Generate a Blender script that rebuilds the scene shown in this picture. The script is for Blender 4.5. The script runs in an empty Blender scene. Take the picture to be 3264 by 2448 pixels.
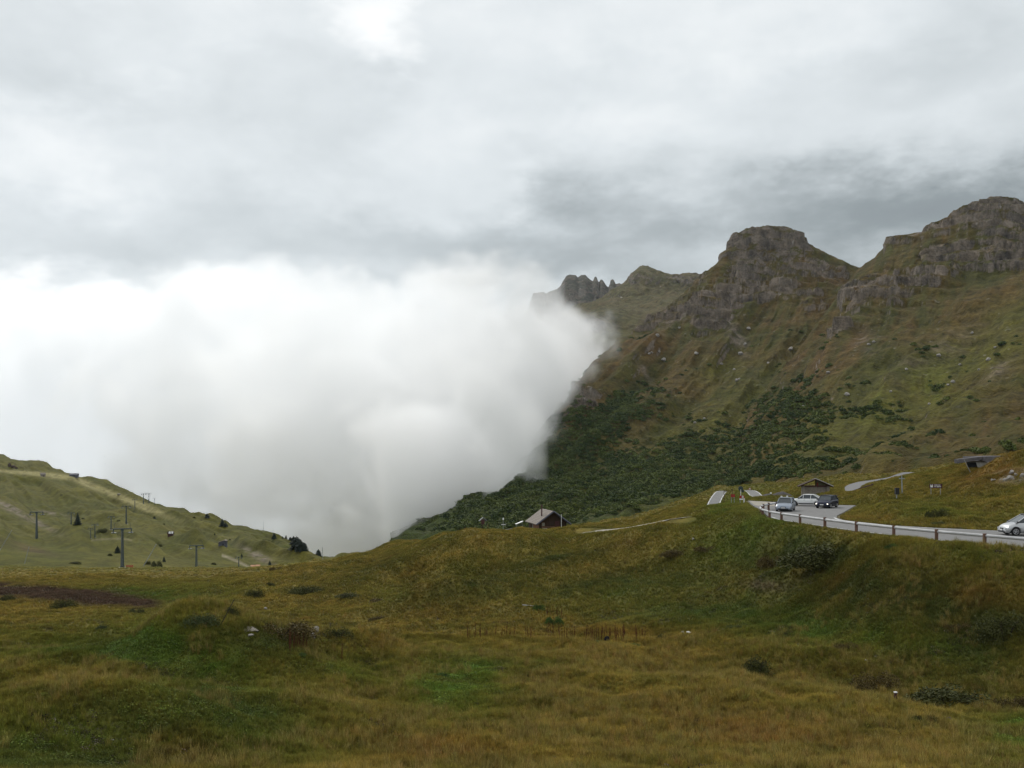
import bpy, bmesh, math, random
import numpy as np
from mathutils import Vector, Matrix

S = bpy.context.scene
COL = S.collection
rad = math.radians
F, CU, HV = 3300.0, 1632.0, 1440.0          # focal length, centre column and horizon row, in photo pixels

# ------------------------------------------------------------------ camera
cam = bpy.data.cameras.new('camera')
co = bpy.data.objects.new('camera', cam)
COL.objects.link(co)
co.location = (0, 0, 0)
co.rotation_euler = (rad(90), 0, 0)
cam.sensor_width = 36.0
cam.lens = 36.0 * F / 3264.0
cam.shift_y = (HV - 1224.0) / 3264.0
cam.clip_start = 0.3
cam.clip_end = 30000
S.camera = co
S.view_settings.view_transform = 'Standard'
S.view_settings.look = 'None'
S.view_settings.exposure = 0.0
S.view_settings.gamma = 1.0
S.cycles.use_denoising = True
S.cycles.max_bounces = 64
S.cycles.diffuse_bounces = 2
S.cycles.glossy_bounces = 3
S.cycles.transmission_bounces = 4
S.cycles.volume_bounces = 64
S.cycles.transparent_max_bounces = 8
S.cycles.volume_max_steps = 256

# ------------------------------------------------------------------ node helper
class NT:
    def __init__(s, tree):
        s.t = tree
    def n(s, kind, **kw):
        nd = s.t.nodes.new(kind)
        for k, v in kw.items():
            setattr(nd, k, v)
        return nd
    def put(s, sock, v):
        if hasattr(v, 'is_output'):
            s.t.links.new(v, sock)
        elif v is not None:
            sock.default_value = v
    def m(s, op, a, b=None, c=None, clamp=False):
        nd = s.n('ShaderNodeMath', operation=op, use_clamp=clamp)
        for i, v in enumerate((a, b, c)):
            if v is not None:
                s.put(nd.inputs[i], v)
        return nd.outputs[0]
    def v(s, op, a, b=None, out=0):
        nd = s.n('ShaderNodeVectorMath', operation=op)
        s.put(nd.inputs[0], a)
        if b is not None:
            s.put(nd.inputs[1], b)
        return nd.outputs[out]
    def mr(s, x, a, b, c, d, kind='SMOOTHSTEP'):
        nd = s.n('ShaderNodeMapRange', interpolation_type=kind)
        for i, q in enumerate((x, a, b, c, d)):
            s.put(nd.inputs[i], q)
        return nd.outputs[0]
    def noise(s, vec, scale, detail=4, rough=0.55, dist=0.0, out=0):
        nd = s.n('ShaderNodeTexNoise')
        s.put(nd.inputs['Vector'], vec)
        nd.inputs['Scale'].default_value = scale
        nd.inputs['Detail'].default_value = detail
        nd.inputs['Roughness'].default_value = rough
        nd.inputs['Distortion'].default_value = dist
        return nd.outputs[out]
    def ramp(s, x, pts):
        nd = s.n('ShaderNodeValToRGB')
        e = nd.color_ramp.elements
        while len(e) < len(pts):
            e.new(0.5)
        for q, (p, c) in zip(e, pts):
            q.position = p
            q.color = (*c, 1)
        s.put(nd.inputs[0], x)
        return nd.outputs[0]

# ------------------------------------------------------------------ world: overcast sky
SUN_AZ, SUN_EL = -20.0, 40.0                 # degrees left of the view direction, degrees above the horizon
W = bpy.data.worlds.new('World')
S.world = W
W.use_nodes = True
W.node_tree.nodes.clear()
w = NT(W.node_tree)
sky = w.n('ShaderNodeTexSky', sky_type='NISHITA', sun_disc=False)
sky.sun_elevation = rad(SUN_EL)
sky.sun_rotation = rad(SUN_AZ)
D = w.v('NORMALIZE', w.n('ShaderNodeTexCoord').outputs['Generated'])
sep = w.n('ShaderNodeSeparateXYZ')
w.put(sep.inputs[0], D)
dx, dy, dz = sep.outputs
az = w.m('ARCTAN2', dx, dy)
el = w.m('ARCSINE', dz)
comb = w.n('ShaderNodeCombineXYZ')
w.put(comb.inputs[0], az)
w.put(comb.inputs[1], el)
AE = comb.outputs[0]
st = w.v('MULTIPLY', D, (1.0, 1.0, 2.2))
nw = w.noise(st, 2.6, 5, 0.6, 0.0, 1)
warp = w.v('MULTIPLY', w.v('SUBTRACT', nw, (0.5, 0.5, 0.5)), (0.26, 0.16, 0))
nw2 = w.noise(st, 9.0, 6, 0.62, 0.0, 1)
warp2 = w.v('MULTIPLY', w.v('SUBTRACT', nw2, (0.5, 0.5, 0.5)), (0.17, 0.12, 0))
Q = w.v('ADD', w.v('ADD', AE, warp), warp2)
def ang(u, v):
    a = math.atan2((u - CU) / F, 1)
    return (a, math.atan2((HV - v) / F, math.hypot(1, (u - CU) / F)), 0)
# (u, v, radius u, radius v, amount): where the cloud deck is thick (-) or thin (+)
SKY = [
 (2750, 820, 1500, 340, -0.38), (3100, 690, 750, 220, -0.08), (60, 260, 500, 160, 0.06), (3150, 430, 900, 520, -0.12), (1650, 850, 900, 260, -0.26), (2950, 640, 900, 150, -0.10),
 (850, 740, 800, 170, -0.09), (200, 780, 700, 130, -0.06), (2000, 620, 900, 240, -0.05),
 (3050, 350, 420, 130, 0.06), (2250, 860, 420, 120, 0.20), (1215, 70, 230, 230, 0.18),
 (30, 950, 240, 190, 0.30), (380, 900, 420, 90, 0.07), (700, 1000, 700, 130, -0.07), (100, 430, 520, 200, 0.12),
 (1120, 330, 700, 230, -0.07), (120, 200, 520, 190, -0.05), (1350, 700, 170, 90, 0.06),
 (900, 1080, 260, 90, -0.07), (600, 1150, 900, 160, -0.02), (1500, 1000, 700, 160, 0.04),
 (1700, 620, 160, 80, 0.06), (2050, 420, 600, 140, 0.05), (2350, 60, 900, 240, 0.10), (700, 80, 700, 160, 0.03),
]
val = w.m('ADD', 0.775, 0.0)
for (u, v, ru, rv, k) in SKY:
    c = ang(u, v)
    dd = w.v('MULTIPLY', w.v('SUBTRACT', Q, c), (F / ru, F / rv, 0))
    ln = w.v('LENGTH', dd, out=1)
    val = w.m('ADD', val, w.mr(ln, 1.0, 0.0, 0.0, k))
n1 = w.noise(st, 5.0, 7, 0.55)
n2 = w.noise(st, 1.6, 4, 0.5)
n3 = w.noise(w.v('ADD', D, warp), 13.0, 7, 0.62)
val = w.m('ADD', val, w.m('MULTIPLY', w.m('SUBTRACT', n3, 0.5), 0.15))
val = w.m('ADD', val, w.m('MULTIPLY', w.m('SUBTRACT', n1, 0.5), 0.27))
val = w.m('ADD', val, w.m('MULTIPLY', w.m('SUBTRACT', n2, 0.5), 0.14))
val = w.m('ADD', val, w.mr(el, 0.46, 1.2, 0.0, 0.30))
cc = w.ramp(val, [(0.05, (0.17, 0.185, 0.20)), (0.35, (0.295, 0.33, 0.34)), (0.62, (0.585, 0.633, 0.652)),
                  (0.80, (0.80, 0.847, 0.868)), (1.0, (1.06, 1.08, 1.08))])
# the side behind the camera, never in view, is an even bright deck
bg1 = w.n('ShaderNodeBackground')
w.put(bg1.inputs[0], cc)
bg1.inputs[1].default_value = 1.0
bg2 = w.n('ShaderNodeBackground')
w.put(bg2.inputs[0], sky.outputs[0])
bg2.inputs[1].default_value = 0.05
mx = w.n('ShaderNodeMixShader')
mx.inputs[0].default_value = 0.06
w.put(mx.inputs[1], bg1.outputs[0])
w.put(mx.inputs[2], bg2.outputs[0])
wo = w.n('ShaderNodeOutputWorld')
w.put(wo.inputs[0], mx.outputs[0])
W.cycles.sampling_method = 'MANUAL'
W.cycles.sample_map_resolution = 512

sun = bpy.data.lights.new('sun', 'SUN')
sun.energy = 1.6
sun.angle = rad(10)
sun.color = (1.0, 0.97, 0.92)
so = bpy.data.objects.new('sun', sun)
COL.objects.link(so)
sd = Vector((math.sin(rad(SUN_AZ)) * math.cos(rad(SUN_EL)), math.cos(rad(SUN_AZ)) * math.cos(rad(SUN_EL)), math.sin(rad(SUN_EL))))
so.rotation_euler = (-sd).to_track_quat('-Z', 'Y').to_euler()
so.location = sd * 3000

# ------------------------------------------------------------------ numpy noise
_rng = np.random.RandomState(7)
_perm = _rng.permutation(256)
_perm = np.concatenate([_perm, _perm, _perm])
_g = _rng.normal(size=(256, 3))
_g /= np.linalg.norm(_g, axis=1)[:, None]
_g = _g.astype(np.float32)
def perlin(p):
    p = np.asarray(p, np.float32)
    i = np.floor(p).astype(np.int64)
    f = (p - i).astype(np.float32)
    i &= 255
    t = f * f * f * (f * (f * 6 - 15) + 10)
    out = 0
    for a in (0, 1):
        wa = t[:, 0] if a else 1 - t[:, 0]
        ia = _perm[(i[:, 0] + a) & 255]
        for b in (0, 1):
            wb = t[:, 1] if b else 1 - t[:, 1]
            ib = _perm[(ia + i[:, 1] + b) & 255]
            for c in (0, 1):
                wc = t[:, 2] if c else 1 - t[:, 2]
                g = _g[_perm[(ib + i[:, 2] + c) & 255]]
                dt = g[:, 0] * (f[:, 0] - a) + g[:, 1] * (f[:, 1] - b) + g[:, 2] * (f[:, 2] - c)
                out = out + wa * wb * wc * dt
    return out * 1.6
def fbm(p, octv=5, gain=0.5, lac=2.03, ridged=False):
    p = np.asarray(p, np.float32)
    s, a, tot = 0, 1.0, 0
    for k in range(octv):
        v = perlin(p + 17.3 * k)
        if ridged:
            v = 1 - 2 * np.abs(v)
        s = s + a * v
        tot += a
        a *= gain
        p = p * lac
    return s / tot
def sst(x, a, b):
    t = np.clip((x - a) / (b - a), 0, 1)
    return t * t * (3 - 2 * t)
def XYZ(x, y, z=None):
    return np.stack([x, y, np.zeros_like(x) if z is None else z], -1)
def P(u, v, d):
    return Vector(((u - CU) / F * d, d, (HV - v) / F * d))

# ------------------------------------------------------------------ meshes and materials
def tag(o, label=None, cat=None, group=None, kind=None):
    for k, q in (('label', label), ('category', cat), ('group', group), ('kind', kind)):
        if q:
            o[k] = q
    return o
def grid_faces(nr, nc, off=0):
    i = np.arange(nr - 1)[:, None] * nc + np.arange(nc - 1)[None, :] + off
    return np.stack([i, i + 1, i + nc + 1, i + nc], -1).reshape(-1, 4)
def np_mesh(name, verts, faces, col=None, mat=None, smooth=True):
    me = bpy.data.meshes.new(name)
    n = len(verts)
    k = faces.shape[1]
    me.vertices.add(n)
    me.vertices.foreach_set('co', np.asarray(verts, np.float32).ravel())
    me.loops.add(faces.size)
    me.loops.foreach_set('vertex_index', faces.astype(np.int32).ravel())
    me.polygons.add(len(faces))
    me.polygons.foreach_set('loop_start', np.arange(0, faces.size, k, dtype=np.int32))
    me.update(calc_edges=True)
    if smooth:
        me.polygons.foreach_set('use_smooth', np.ones(len(faces), bool))
    if col is not None:
        a = me.color_attributes.new('Col', 'FLOAT_COLOR', 'POINT')
        a.data.foreach_set('color', np.concatenate([col, np.ones((n, 1))], 1).astype(np.float32).ravel())
    if mat:
        me.materials.append(mat)
    o = bpy.data.objects.new(name, me)
    COL.objects.link(o)
    return o

def new_mat(name, rough=0.9, spec=0.2, metal=0.0):
    m = bpy.data.materials.new(name)
    m.use_nodes = True
    t = NT(m.node_tree)
    b = m.node_tree.nodes['Principled BSDF']
    b.inputs['Roughness'].default_value = rough
    b.inputs['Specular IOR Level'].default_value = spec
    b.inputs['Metallic'].default_value = metal
    return m, t, b
def mat_terrain(name, sc, bump, dist, lo=0.65, hi=1.45, spec=0.1):
    m, t, b = new_mat(name, 0.95, spec)
    at = t.n('ShaderNodeAttribute', attribute_name='Col')
    pos = t.n('ShaderNodeNewGeometry').outputs['Position']
    a = t.noise(pos, sc, 6, 0.65)
    c = t.noise(pos, sc * 5.3, 3, 0.7)
    k = t.mr(t.m('ADD', t.m('MULTIPLY', a, 0.6), t.m('MULTIPLY', c, 0.4)), 0.36, 0.64, lo, hi, 'LINEAR')
    t.put(b.inputs['Base Color'], t.v('SCALE', at.outputs['Color']))
    sc_nd = b.inputs['Base Color'].links[0].from_node
    t.put(sc_nd.inputs['Scale'], k)
    bp = t.n('ShaderNodeBump')
    bp.inputs['Strength'].default_value = bump
    bp.inputs['Distance'].default_value = dist
    t.put(bp.inputs['Height'], t.m('ADD', a, t.m('MULTIPLY', c, 0.35)))
    t.put(b.inputs['Normal'], bp.outputs[0])
    return m
def mat_noise(name, c1, c2, sc=4.0, rough=0.8, spec=0.3, bump=0.3, bd=0.02, metal=0.0, stretch=(1, 1, 1), objc=True):
    m, t, b = new_mat(name, rough, spec, metal)
    pos = t.n('ShaderNodeTexCoord').outputs['Object'] if objc else t.n('ShaderNodeNewGeometry').outputs['Position']
    pos = t.v('MULTIPLY', pos, stretch)
    a = t.noise(pos, sc, 6, 0.65)
    t.put(b.inputs['Base Color'], t.ramp(a, [(0.3, c1), (0.7, c2)]))
    if bump:
        bp = t.n('ShaderNodeBump')
        bp.inputs['Strength'].default_value = bump
        bp.inputs['Distance'].default_value = bd
        t.put(bp.inputs['Height'], a)
        t.put(b.inputs['Normal'], bp.outputs[0])
    return m

# ------------------------------------------------------------------ terrain sheets
SHEETS = []                                   # (name, projected u, v, xyz) used to stand things on the ground
def register(name, X):
    y = np.maximum(X[:, 1], 0.5)
    SHEETS.append((name, CU + F * X[:, 0] / y, HV - F * X[:, 2] / y, X))
def pick(u, v, names=None, r=9):
    best = None
    for nm, su, sv, X in SHEETS:
        if names and nm not in names:
            continue
        q = (su - u) ** 2 + (sv - v) ** 2
        w_ = np.where(q < r * r)[0]
        if len(w_) == 0:
            w_ = np.array([np.argmin(q)])
            if q[w_[0]] > 3600:
                continue
        y = X[w_, 1]
        near = w_[y <= y.min() * 1.06]
        j = near[np.argmin(q[near])]
        c = (X[j, 1] + (0 if q[j] < r * r else 1e5), j, X)
        if best is None or c[0] < best[0]:
            best = c
    return Vector(best[2][best[1]].tolist())

def curve(pts, U, smooth=0):
    pts = np.array(pts, float)
    d = np.interp(U, pts[:, 0], pts[:, 1])
    v = np.interp(U, pts[:, 0], pts[:, 2])
    if smooth:
        n = max(3, int(smooth / (U[1] - U[0])))
        k = np.hanning(n + 2)
        k /= k.sum()
        def sm(a):
            e = np.pad(a, (len(k) // 2, len(k) - 1 - len(k) // 2), mode='edge')
            return np.convolve(e, k, 'valid')
        d, v = sm(d), sm(v)
    return d, v
def profile(curves, U, sub, smooths):
    """rows of (y, z) along the feature curves, joined by a limited Hermite spline"""
    K = []
    for c, s in zip(curves, smooths):
        d, v = curve(c, U, s)
        K.append(np.stack([d, (HV - v) / F * d], -1))
    K = np.array(K)
    n = len(K)
    T = np.zeros_like(K)
    for k in range(1, n - 1):
        a, b = K[k] - K[k - 1], K[k + 1] - K[k]
        T[k] = np.where(a * b > 0, 2 * a * b / (a + b + 1e-9 * np.sign(a + b)), 0) * 0.85
    T[0], T[-1] = K[1] - K[0], K[-1] - K[-2]
    rows = []
    for k in range(n - 1):
        m = sub[k]
        for j in range(m + (k == n - 2)):
            t = j / m
            h0, h1, h2, h3 = 2*t**3-3*t**2+1, t**3-2*t**2+t, -2*t**3+3*t**2, t**3-t**2
            rows.append(K[k] * h0 + T[k] * h1 + K[k + 1] * h2 + T[k + 1] * h3)
    return np.array(rows)
def normals(G):
    a = np.gradient(G, axis=0)
    b = np.gradient(G, axis=1)
    n = np.cross(b, a)
    n /= np.linalg.norm(n, axis=-1, keepdims=True) + 1e-9
    n *= np.sign(n[..., 2:3] + 1e-9)
    return n
def mixc(a, b, t):
    t = t[:, None]
    return np.asarray(a) * (1 - t) + np.asarray(b) * t
def gb(u, v, cu, cv, ru, rv, rot=0.0):
    c, s = math.cos(rot), math.sin(rot)
    a, b = (u - cu), (v - cv)
    x, y = a * c + b * s, -a * s + b * c
    return np.exp(-(x / ru) ** 2 - (y / rv) ** 2)

exec_order = []
# ------------------------------------------------------------------ ground: basin, knoll, road shelf and bank
RZ = -6.6                                     # height of the road shelf below the eye
def R(u, v, z=RZ):                            # photo point on a level plane -> world x, y
    d = z * F / (HV - v)
    return ((u - CU) / F * d, d)
ROAD_NEAR = [(2452, 1650), (2470, 1656), (2490, 1660), (2549, 1669), (2628, 1681), (2728, 1695), (2846, 1709), (2983, 1724), (3136, 1738), (3264, 1749), (3500, 1769), (3900, 1800)]
ROAD_FAR = [(3900, 1738), (3500, 1718), (3264, 1698), (3136, 1692), (2983, 1685), (2846, 1677), (2760, 1668), (2690, 1660), (2667, 1652), (2668, 1645), (2690, 1634), (2727, 1612), (2640, 1611), (2540, 1608), (2460, 1601), (2384, 1597), (2398, 1612), (2425, 1626), (2440, 1640)]
ROAD = np.array([R(*p) for p in ROAD_NEAR + ROAD_FAR])
def poly_dist(px, py, poly):
    """signed distance to a polygon, negative inside"""
    ins = np.zeros(px.shape, bool)
    best = np.full(px.shape, 1e9)
    n = len(poly)
    for i in range(n):
        x1, y1 = poly[i]
        x2, y2 = poly[(i + 1) % n]
        ex, ey = x2 - x1, y2 - y1
        t = np.clip(((px - x1) * ex + (py - y1) * ey) / (ex * ex + ey * ey + 1e-9), 0, 1)
        best = np.minimum(best, np.hypot(px - x1 - t * ex, py - y1 - t * ey))
        c = ((y1 > py) != (y2 > py)) & (px < ex * (py - y1) / (ey + 1e-12) + x1)
        ins ^= c
    return np.where(ins, -best, best)

GC = [
 [(-900, 1.0, 6720), (4800, 1.0, 6720)],
 [(-900, 14, 2618), (4800, 14, 2618)],
 [(-900, 34, 2400), (0, 34, 2410), (500, 34, 2440), (1600, 34, 2455), (3264, 34, 2450), (4800, 34, 2440)],
 [(-900, 50, 2235), (0, 50, 2250), (900, 50, 2265), (3264, 47, 2290), (4800, 46, 2300)],
 [(-900, 72, 2060), (0, 72, 2075), (1400, 72, 2080), (1800, 72, 2070), (2200, 70, 2075), (2400, 66, 2105), (2800, 58, 2195), (3264, 54, 2262), (4800, 50, 2300)],
 [(-900, 95, 1960), (0, 95, 1972), (1000, 95, 1968), (1400, 92, 1965), (1800, 88, 1975), (2200, 82, 1980), (2500, 78, 1965), (2800, 68, 1990), (3264, 61, 2040), (4800, 56, 2060)],
 [(-900, 140, 1880), (0, 140, 1885), (500, 140, 1882), (1000, 130, 1872), (1400, 116, 1852), (1800, 110, 1850), (2200, 98, 1830), (2500, 88, 1800), (2800, 76, 1800), (3264, 66, 1850), (4800, 60, 1860)],
 [(-900, 210, 1830), (0, 210, 1834), (500, 210, 1838), (750, 205, 1832), (1000, 190, 1803), (1200, 165, 1768), (1400, 142, 1722), (1600, 140, 1702), (1800, 140, 1698), (2000, 132, 1676), (2200, 122, 1632), (2360, 113, 1606), (2440, 107, 1642), (2500, 99, 1661), (2800, 83.5, 1703), (3264, 71, 1749), (4800, 60, 1803)],
 [(-900, 300, 1806), (0, 300, 1812), (500, 300, 1815), (750, 290, 1815), (900, 250, 1803), (1000, 225, 1788), (1200, 190, 1756), (1400, 165, 1715), (1600, 165, 1696), (1800, 165, 1692), (2000, 155, 1670), (2200, 145, 1628), (2380, 138, 1598), (2500, 137, 1600), (2700, 124, 1616), (2800, 96, 1668), (3000, 91, 1680), (3264, 84, 1699), (4800, 72, 1742)],
 [(-900, 420, 1812), (0, 420, 1818), (750, 380, 1850), (1000, 300, 1835), (1200, 250, 1800), (1400, 200, 1745), (1600, 200, 1714), (1700, 195, 1700), (1800, 190, 1692), (2000, 185, 1668), (2200, 180, 1620), (2400, 175, 1575), (2500, 170, 1578), (2640, 158, 1585), (2720, 140, 1585), (2800, 130, 1574), (3000, 122, 1572), (3264, 112, 1552), (4800, 100, 1500)],
 [(-900, 560, 1835), (0, 560, 1840), (900, 450, 1870), (1200, 330, 1850), (1400, 260, 1790), (1500, 245, 1745), (1600, 235, 1708), (1700, 230, 1694), (1800, 225, 1680), (1900, 225, 1668), (2000, 225, 1652), (2100, 225, 1622), (2200, 225, 1588), (2300, 225, 1563), (2400, 230, 1553), (2500, 230, 1547), (2600, 220, 1532), (2700, 210, 1517), (2800, 200, 1512), (2900, 195, 1500), (3050, 190, 1480), (3264, 180, 1447), (3600, 170, 1400), (4800, 160, 1350)],
 [(-900, 700, 1850), (900, 600, 1870), (1400, 330, 1850), (1600, 300, 1770), (1800, 300, 1745), (2000, 300, 1715), (2200, 300, 1660), (2400, 300, 1600), (2600, 290, 1575), (2800, 270, 1540), (3050, 250, 1500), (3264, 240, 1460), (4800, 230, 1380)],
 [(-900, 1100, 1800), (4800, 1100, 1800)],
]
NT_, NR_ = 760, 1000
TU = np.linspace(-900, 4300, NT_)
prof = profile(GC, TU, [6, 8, 8, 8, 8, 8, 8, 8, 8, 8, 8, 8], [300, 300, 300, 200, 160, 130, 130, 60, 60, 60, 60, 120, 300])
LY = np.exp(np.linspace(math.log(1.2), math.log(1050), NR_))
Z = np.empty((NR_, NT_))
for j in range(NT_):
    yy = np.maximum.accumulate(prof[:, j, 0])
    Z[:, j] = np.interp(LY, yy, prof[:, j, 1])
GX = (TU[None, :] - CU) / F * LY[:, None]
GY = np.repeat(LY[:, None], NT_, 1)
fx, fy = GX.ravel(), GY.ravel()
# rolling relief: hummocks in the basin, runnels on the bank
amp = sst(fy, 20, 60)
rel = 1.0 * amp * fbm(XYZ(fx / 22, fy / 30), 4) + 0.95 * amp * fbm(XYZ(fx / 6.0, fy / 9.0), 3) + 0.5 * amp * np.clip(fbm(XYZ(fx / 3.0 + 7, fy / 3.6), 3), -.1, 1)
rel += 0.13 * fbm(XYZ(fx / 1.3, fy / 1.6), 3)
rel += sst(fy, 80, 130) * (1.1 * fbm(XYZ(fx / 30 + 5, fy / 45 + 3, np.zeros_like(fx)), 4) + (1 - sst(fy, 130, 150)) * 2.1 * fbm(XYZ(fx / 11 + 5, fy / 14 + 8), 3))
Zr = Z.ravel() + rel
def bump_at(u, v, d, rx, ry, h):
    x = (u - CU) / F * d
    return h * np.exp(-((fx - x) / rx) ** 2 - ((fy - d) / ry) ** 2)
for b in [(700, 2080, 60, 7.5, 5.0, 2.0), (820, 2040, 66, 5.5, 4.5, 2.0), (560, 2220, 47, 5, 4, 1.2), (900, 2230, 46, 4, 4, .7), (1130, 2040, 70, 3.5, 4, 1.3), (600, 2030, 62, 3.6, 3.0, 1.5), (640, 1985, 66, 3.0, 2.5, 1.3), (150, 2050, 62, 9, 6, 1.2),
          (250, 2300, 40, 5, 4, 1.5), (500, 2330, 38, 3.4, 3, 1.2), (-60, 2400, 36, 5, 5, 0.8), (2350, 2130, 62, 7, 5, -0.6),
          (2900, 2200, 50, 12, 5, 0.7), (1750, 1900, 100, 12, 7, 1.0), (1250, 1860, 130, 16, 10, 1.5), (1560, 1760, 125, 14, 8, 0.9),
          (980, 1850, 150, 10, 8, 1.5), (3430, 1480, 126, 8, 9, 4.2), (3200, 1530, 122, 5, 4, 0.5), (3150, 1540, 122, 7, 5, 0.7), (2540, 1800, 90, 3, 2.5, -0.7),
          (2000, 1800, 112, 7, 5, 0.8), (2270, 1700, 106, 5, 4, 0.7), (2100, 1745, 112, 8, 3, -0.5)]:
    Zr += bump_at(*b)
# raised diagonal fold on the knoll, from lower left to upper right
fold = []
for (u, v, d) in [(1370, 1945, 98), (1620, 1890, 104), (1750, 1850, 109), (1990, 1790, 113), (2120, 1740, 115)]:
    fold.append(((u - CU) / F * d, d))
fold = np.array(fold)
fd = poly_dist(fx, fy, np.concatenate([fold, fold[::-1] + 0.01]))
Zr += 1.9 * np.exp(-(np.abs(fd) / 4.5) ** 2)
rdist = poly_dist(fx, fy, ROAD)
k = sst(rdist, 0.5, 5.5)
Zr = Zr * k + (RZ - 0.02) * (1 - k)
Zr = np.where(rdist < 0.9, np.minimum(Zr, RZ - 0.02), Zr)
GZ = Zr.reshape(NR_, NT_)

def ribbon_pts(pts):                          # (u, v, d) -> smooth world x, y, z line
    a = np.array([P(*p) for p in pts])
    t = np.linspace(0, len(a) - 1, 8 * (len(a) - 1) + 1)
    out = []
    for q in t:
        i = min(int(q), len(a) - 2)
        f = q - i
        p0, p1, p2, p3 = a[max(i - 1, 0)], a[i], a[i + 1], a[min(i + 2, len(a) - 1)]
        out.append(0.5 * ((2 * p1) + (-p0 + p2) * f + (2 * p0 - 5 * p1 + 4 * p2 - p3) * f * f + (-p0 + 3 * p1 - 3 * p2 + p3) * f ** 3))
    return np.array(out)
# roads and tracks that climb: the ground is levelled to them
LANES = {
 'mountain_road': ([(2268, 1640, 172), (2276, 1604, 186), (2290, 1578, 204), (2304, 1566, 216), (2340, 1563, 214), (2384, 1563, 208), (2400, 1570, 195), (2412, 1580, 178), (2450, 1590, 165), (2500, 1594, 158)], 1.15),
 'upper_road': ([(2722, 1566, 158), (2716, 1556, 166), (2728, 1545, 176), (2762, 1535, 186), (2810, 1527, 188), (2860, 1516, 188), (2900, 1504, 190)], 1.2),
 'gravel_path': ([(1885, 1694, 137), (1930, 1690, 138), (1990, 1682, 136), (2050, 1672, 133), (2110, 1660, 130), (2160, 1650, 128)], 1.9),
}
LANE_W = {}
gz = GZ.ravel()
def crest_d(u, v):
    c = int(round(np.interp(u, [TU[0], TU[-1]], [0, NT_ - 1])))
    zz_ = gz.reshape(NR_, NT_)[:, c]
    vv = HV - F * zz_ / LY
    k_ = np.where((LY > 60) & (LY < 200) & (vv <= v))[0]
    return LY[k_[0]] if len(k_) else LY[np.where(LY > 60)[0][np.argmin(vv[(LY > 60) & (LY < 170)])]]
for nm, (pts, hw) in LANES.items():
    if nm == 'gravel_path':
        pts = [(u, v, crest_d(u, v)) for (u, v, d) in pts]
        dm = np.median([q[2] for q in pts])
        cf = np.polyfit([q[0] for q in pts], [min(max(q[2], dm - 14), dm + 14) for q in pts], 1)
        pts = [(u, v, float(np.polyval(cf, u))) for (u, v, d) in pts]
    L = ribbon_pts(pts)
    LANE_W[nm] = (L, hw)
    best = np.full(fx.shape, 1e9)
    zz = np.zeros(fx.shape)
    sel = np.where((fx > L[:, 0].min() - 15) & (fx < L[:, 0].max() + 15) & (fy > L[:, 1].min() - 25) & (fy < L[:, 1].max() + 25))[0]
    for a, b in zip(L[:-1], L[1:]):
        e = b[:2] - a[:2]
        t = np.clip(((fx[sel] - a[0]) * e[0] + (fy[sel] - a[1]) * e[1]) / (e @ e + 1e-9), 0, 1)
        dd = np.hypot(fx[sel] - a[0] - t * e[0], fy[sel] - a[1] - t * e[1])
        up = dd < best[sel]
        ii = sel[up]
        best[ii] = dd[up]
        zz[ii] = (a[2] + t * (b[2] - a[2]))[up]
        if nm == 'gravel_path':
            zz[ii] += 0.22 * np.clip(fy[sel] - a[1] - t * e[1], -4, 2)[up]
    k = sst(best, hw + 0.8, hw + 7)
    k[best > 1e8] = 1
    gz[:] = gz * k + (zz - 0.12) * (1 - k)
    if nm == 'gravel_path':                   # the knoll face below the path falls away from it
        fu = CU + F * fx / fy
        o_ = np.argsort([q[0] for q in pts])
        pu, pv, pd = (np.array([pts[i][j] for i in o_], float) for j in range(3))
        yp, vp = np.interp(fu, pu, pd), np.interp(fu, pu, pv)
        cap = (HV - (vp + 3 + 1.1 * (yp - hw - fy))) / F * fy
        w__ = sst(fu, 1800, 1890) * (1 - sst(fu, 2170, 2240)) * ((fy < yp - hw) & (fy > yp - 35))
        gz[:] = gz + (np.minimum(gz, cap) - gz) * w__
GZ = gz.reshape(NR_, NT_)

def hgt(x, y):
    x, y = np.asarray(x, float), np.asarray(y, float)
    r = np.interp(np.log(np.maximum(y, 1.2)), [math.log(1.2), math.log(1050)], [0, NR_ - 1])
    u = CU + F * x / np.maximum(y, 1.2)
    c = np.interp(u, [TU[0], TU[-1]], [0, NT_ - 1])
    i = np.clip(r.astype(int), 0, NR_ - 2)
    j = np.clip(c.astype(int), 0, NT_ - 2)
    a, b = r - i, c - j
    return (GZ[i, j] * (1 - a) + GZ[i + 1, j] * a) * (1 - b) + (GZ[i, j + 1] * (1 - a) + GZ[i + 1, j + 1] * a) * b

STRAW, OLIVE, GREEN, RUST, DEEP, BARE = map(np.array, ((0.122, 0.090, 0.021), (0.072, 0.067, 0.012), (0.042, 0.063, 0.009), (0.105, 0.056, 0.014), (0.024, 0.032, 0.007), (0.044, 0.029, 0.020)))
# (u, v, radius u, radius v, turn, amount) of plant patches, and in PATCH_D painted shade, found again in world space below
PATCH_G = [(350, 2080, 380, 55, 0, 1), (620, 2060, 260, 120, .3, .8), (700, 2250, 330, 120, .3, .75), (150, 2380, 330, 120, 0, .9), (1450, 2180, 150, 90, 0, .9),
           (1150, 2130, 150, 50, .2, .7), (2400, 1680, 260, 75, -.35, .7), (2480, 1760, 170, 90, 0, .6), (1300, 1900, 160, 60, 0, .4), (2300, 1960, 300, 60, .05, .8),
           (2650, 2010, 300, 70, .15, .7), (3000, 2060, 200, 70, .1, .6), (3230, 2380, 150, 160, 0, .9), (2950, 1630, 190, 35, 0, .6), (480, 1900, 260, 24, .1, .8),
           (640, 1870, 220, 30, 0, .5), (1950, 1890, 330, 40, -.1, .5), (3150, 1770, 300, 30, .1, .6), (2320, 1600, 150, 30, -.4, .7), (1700, 2120, 200, 60, 0, .35)]
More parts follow.
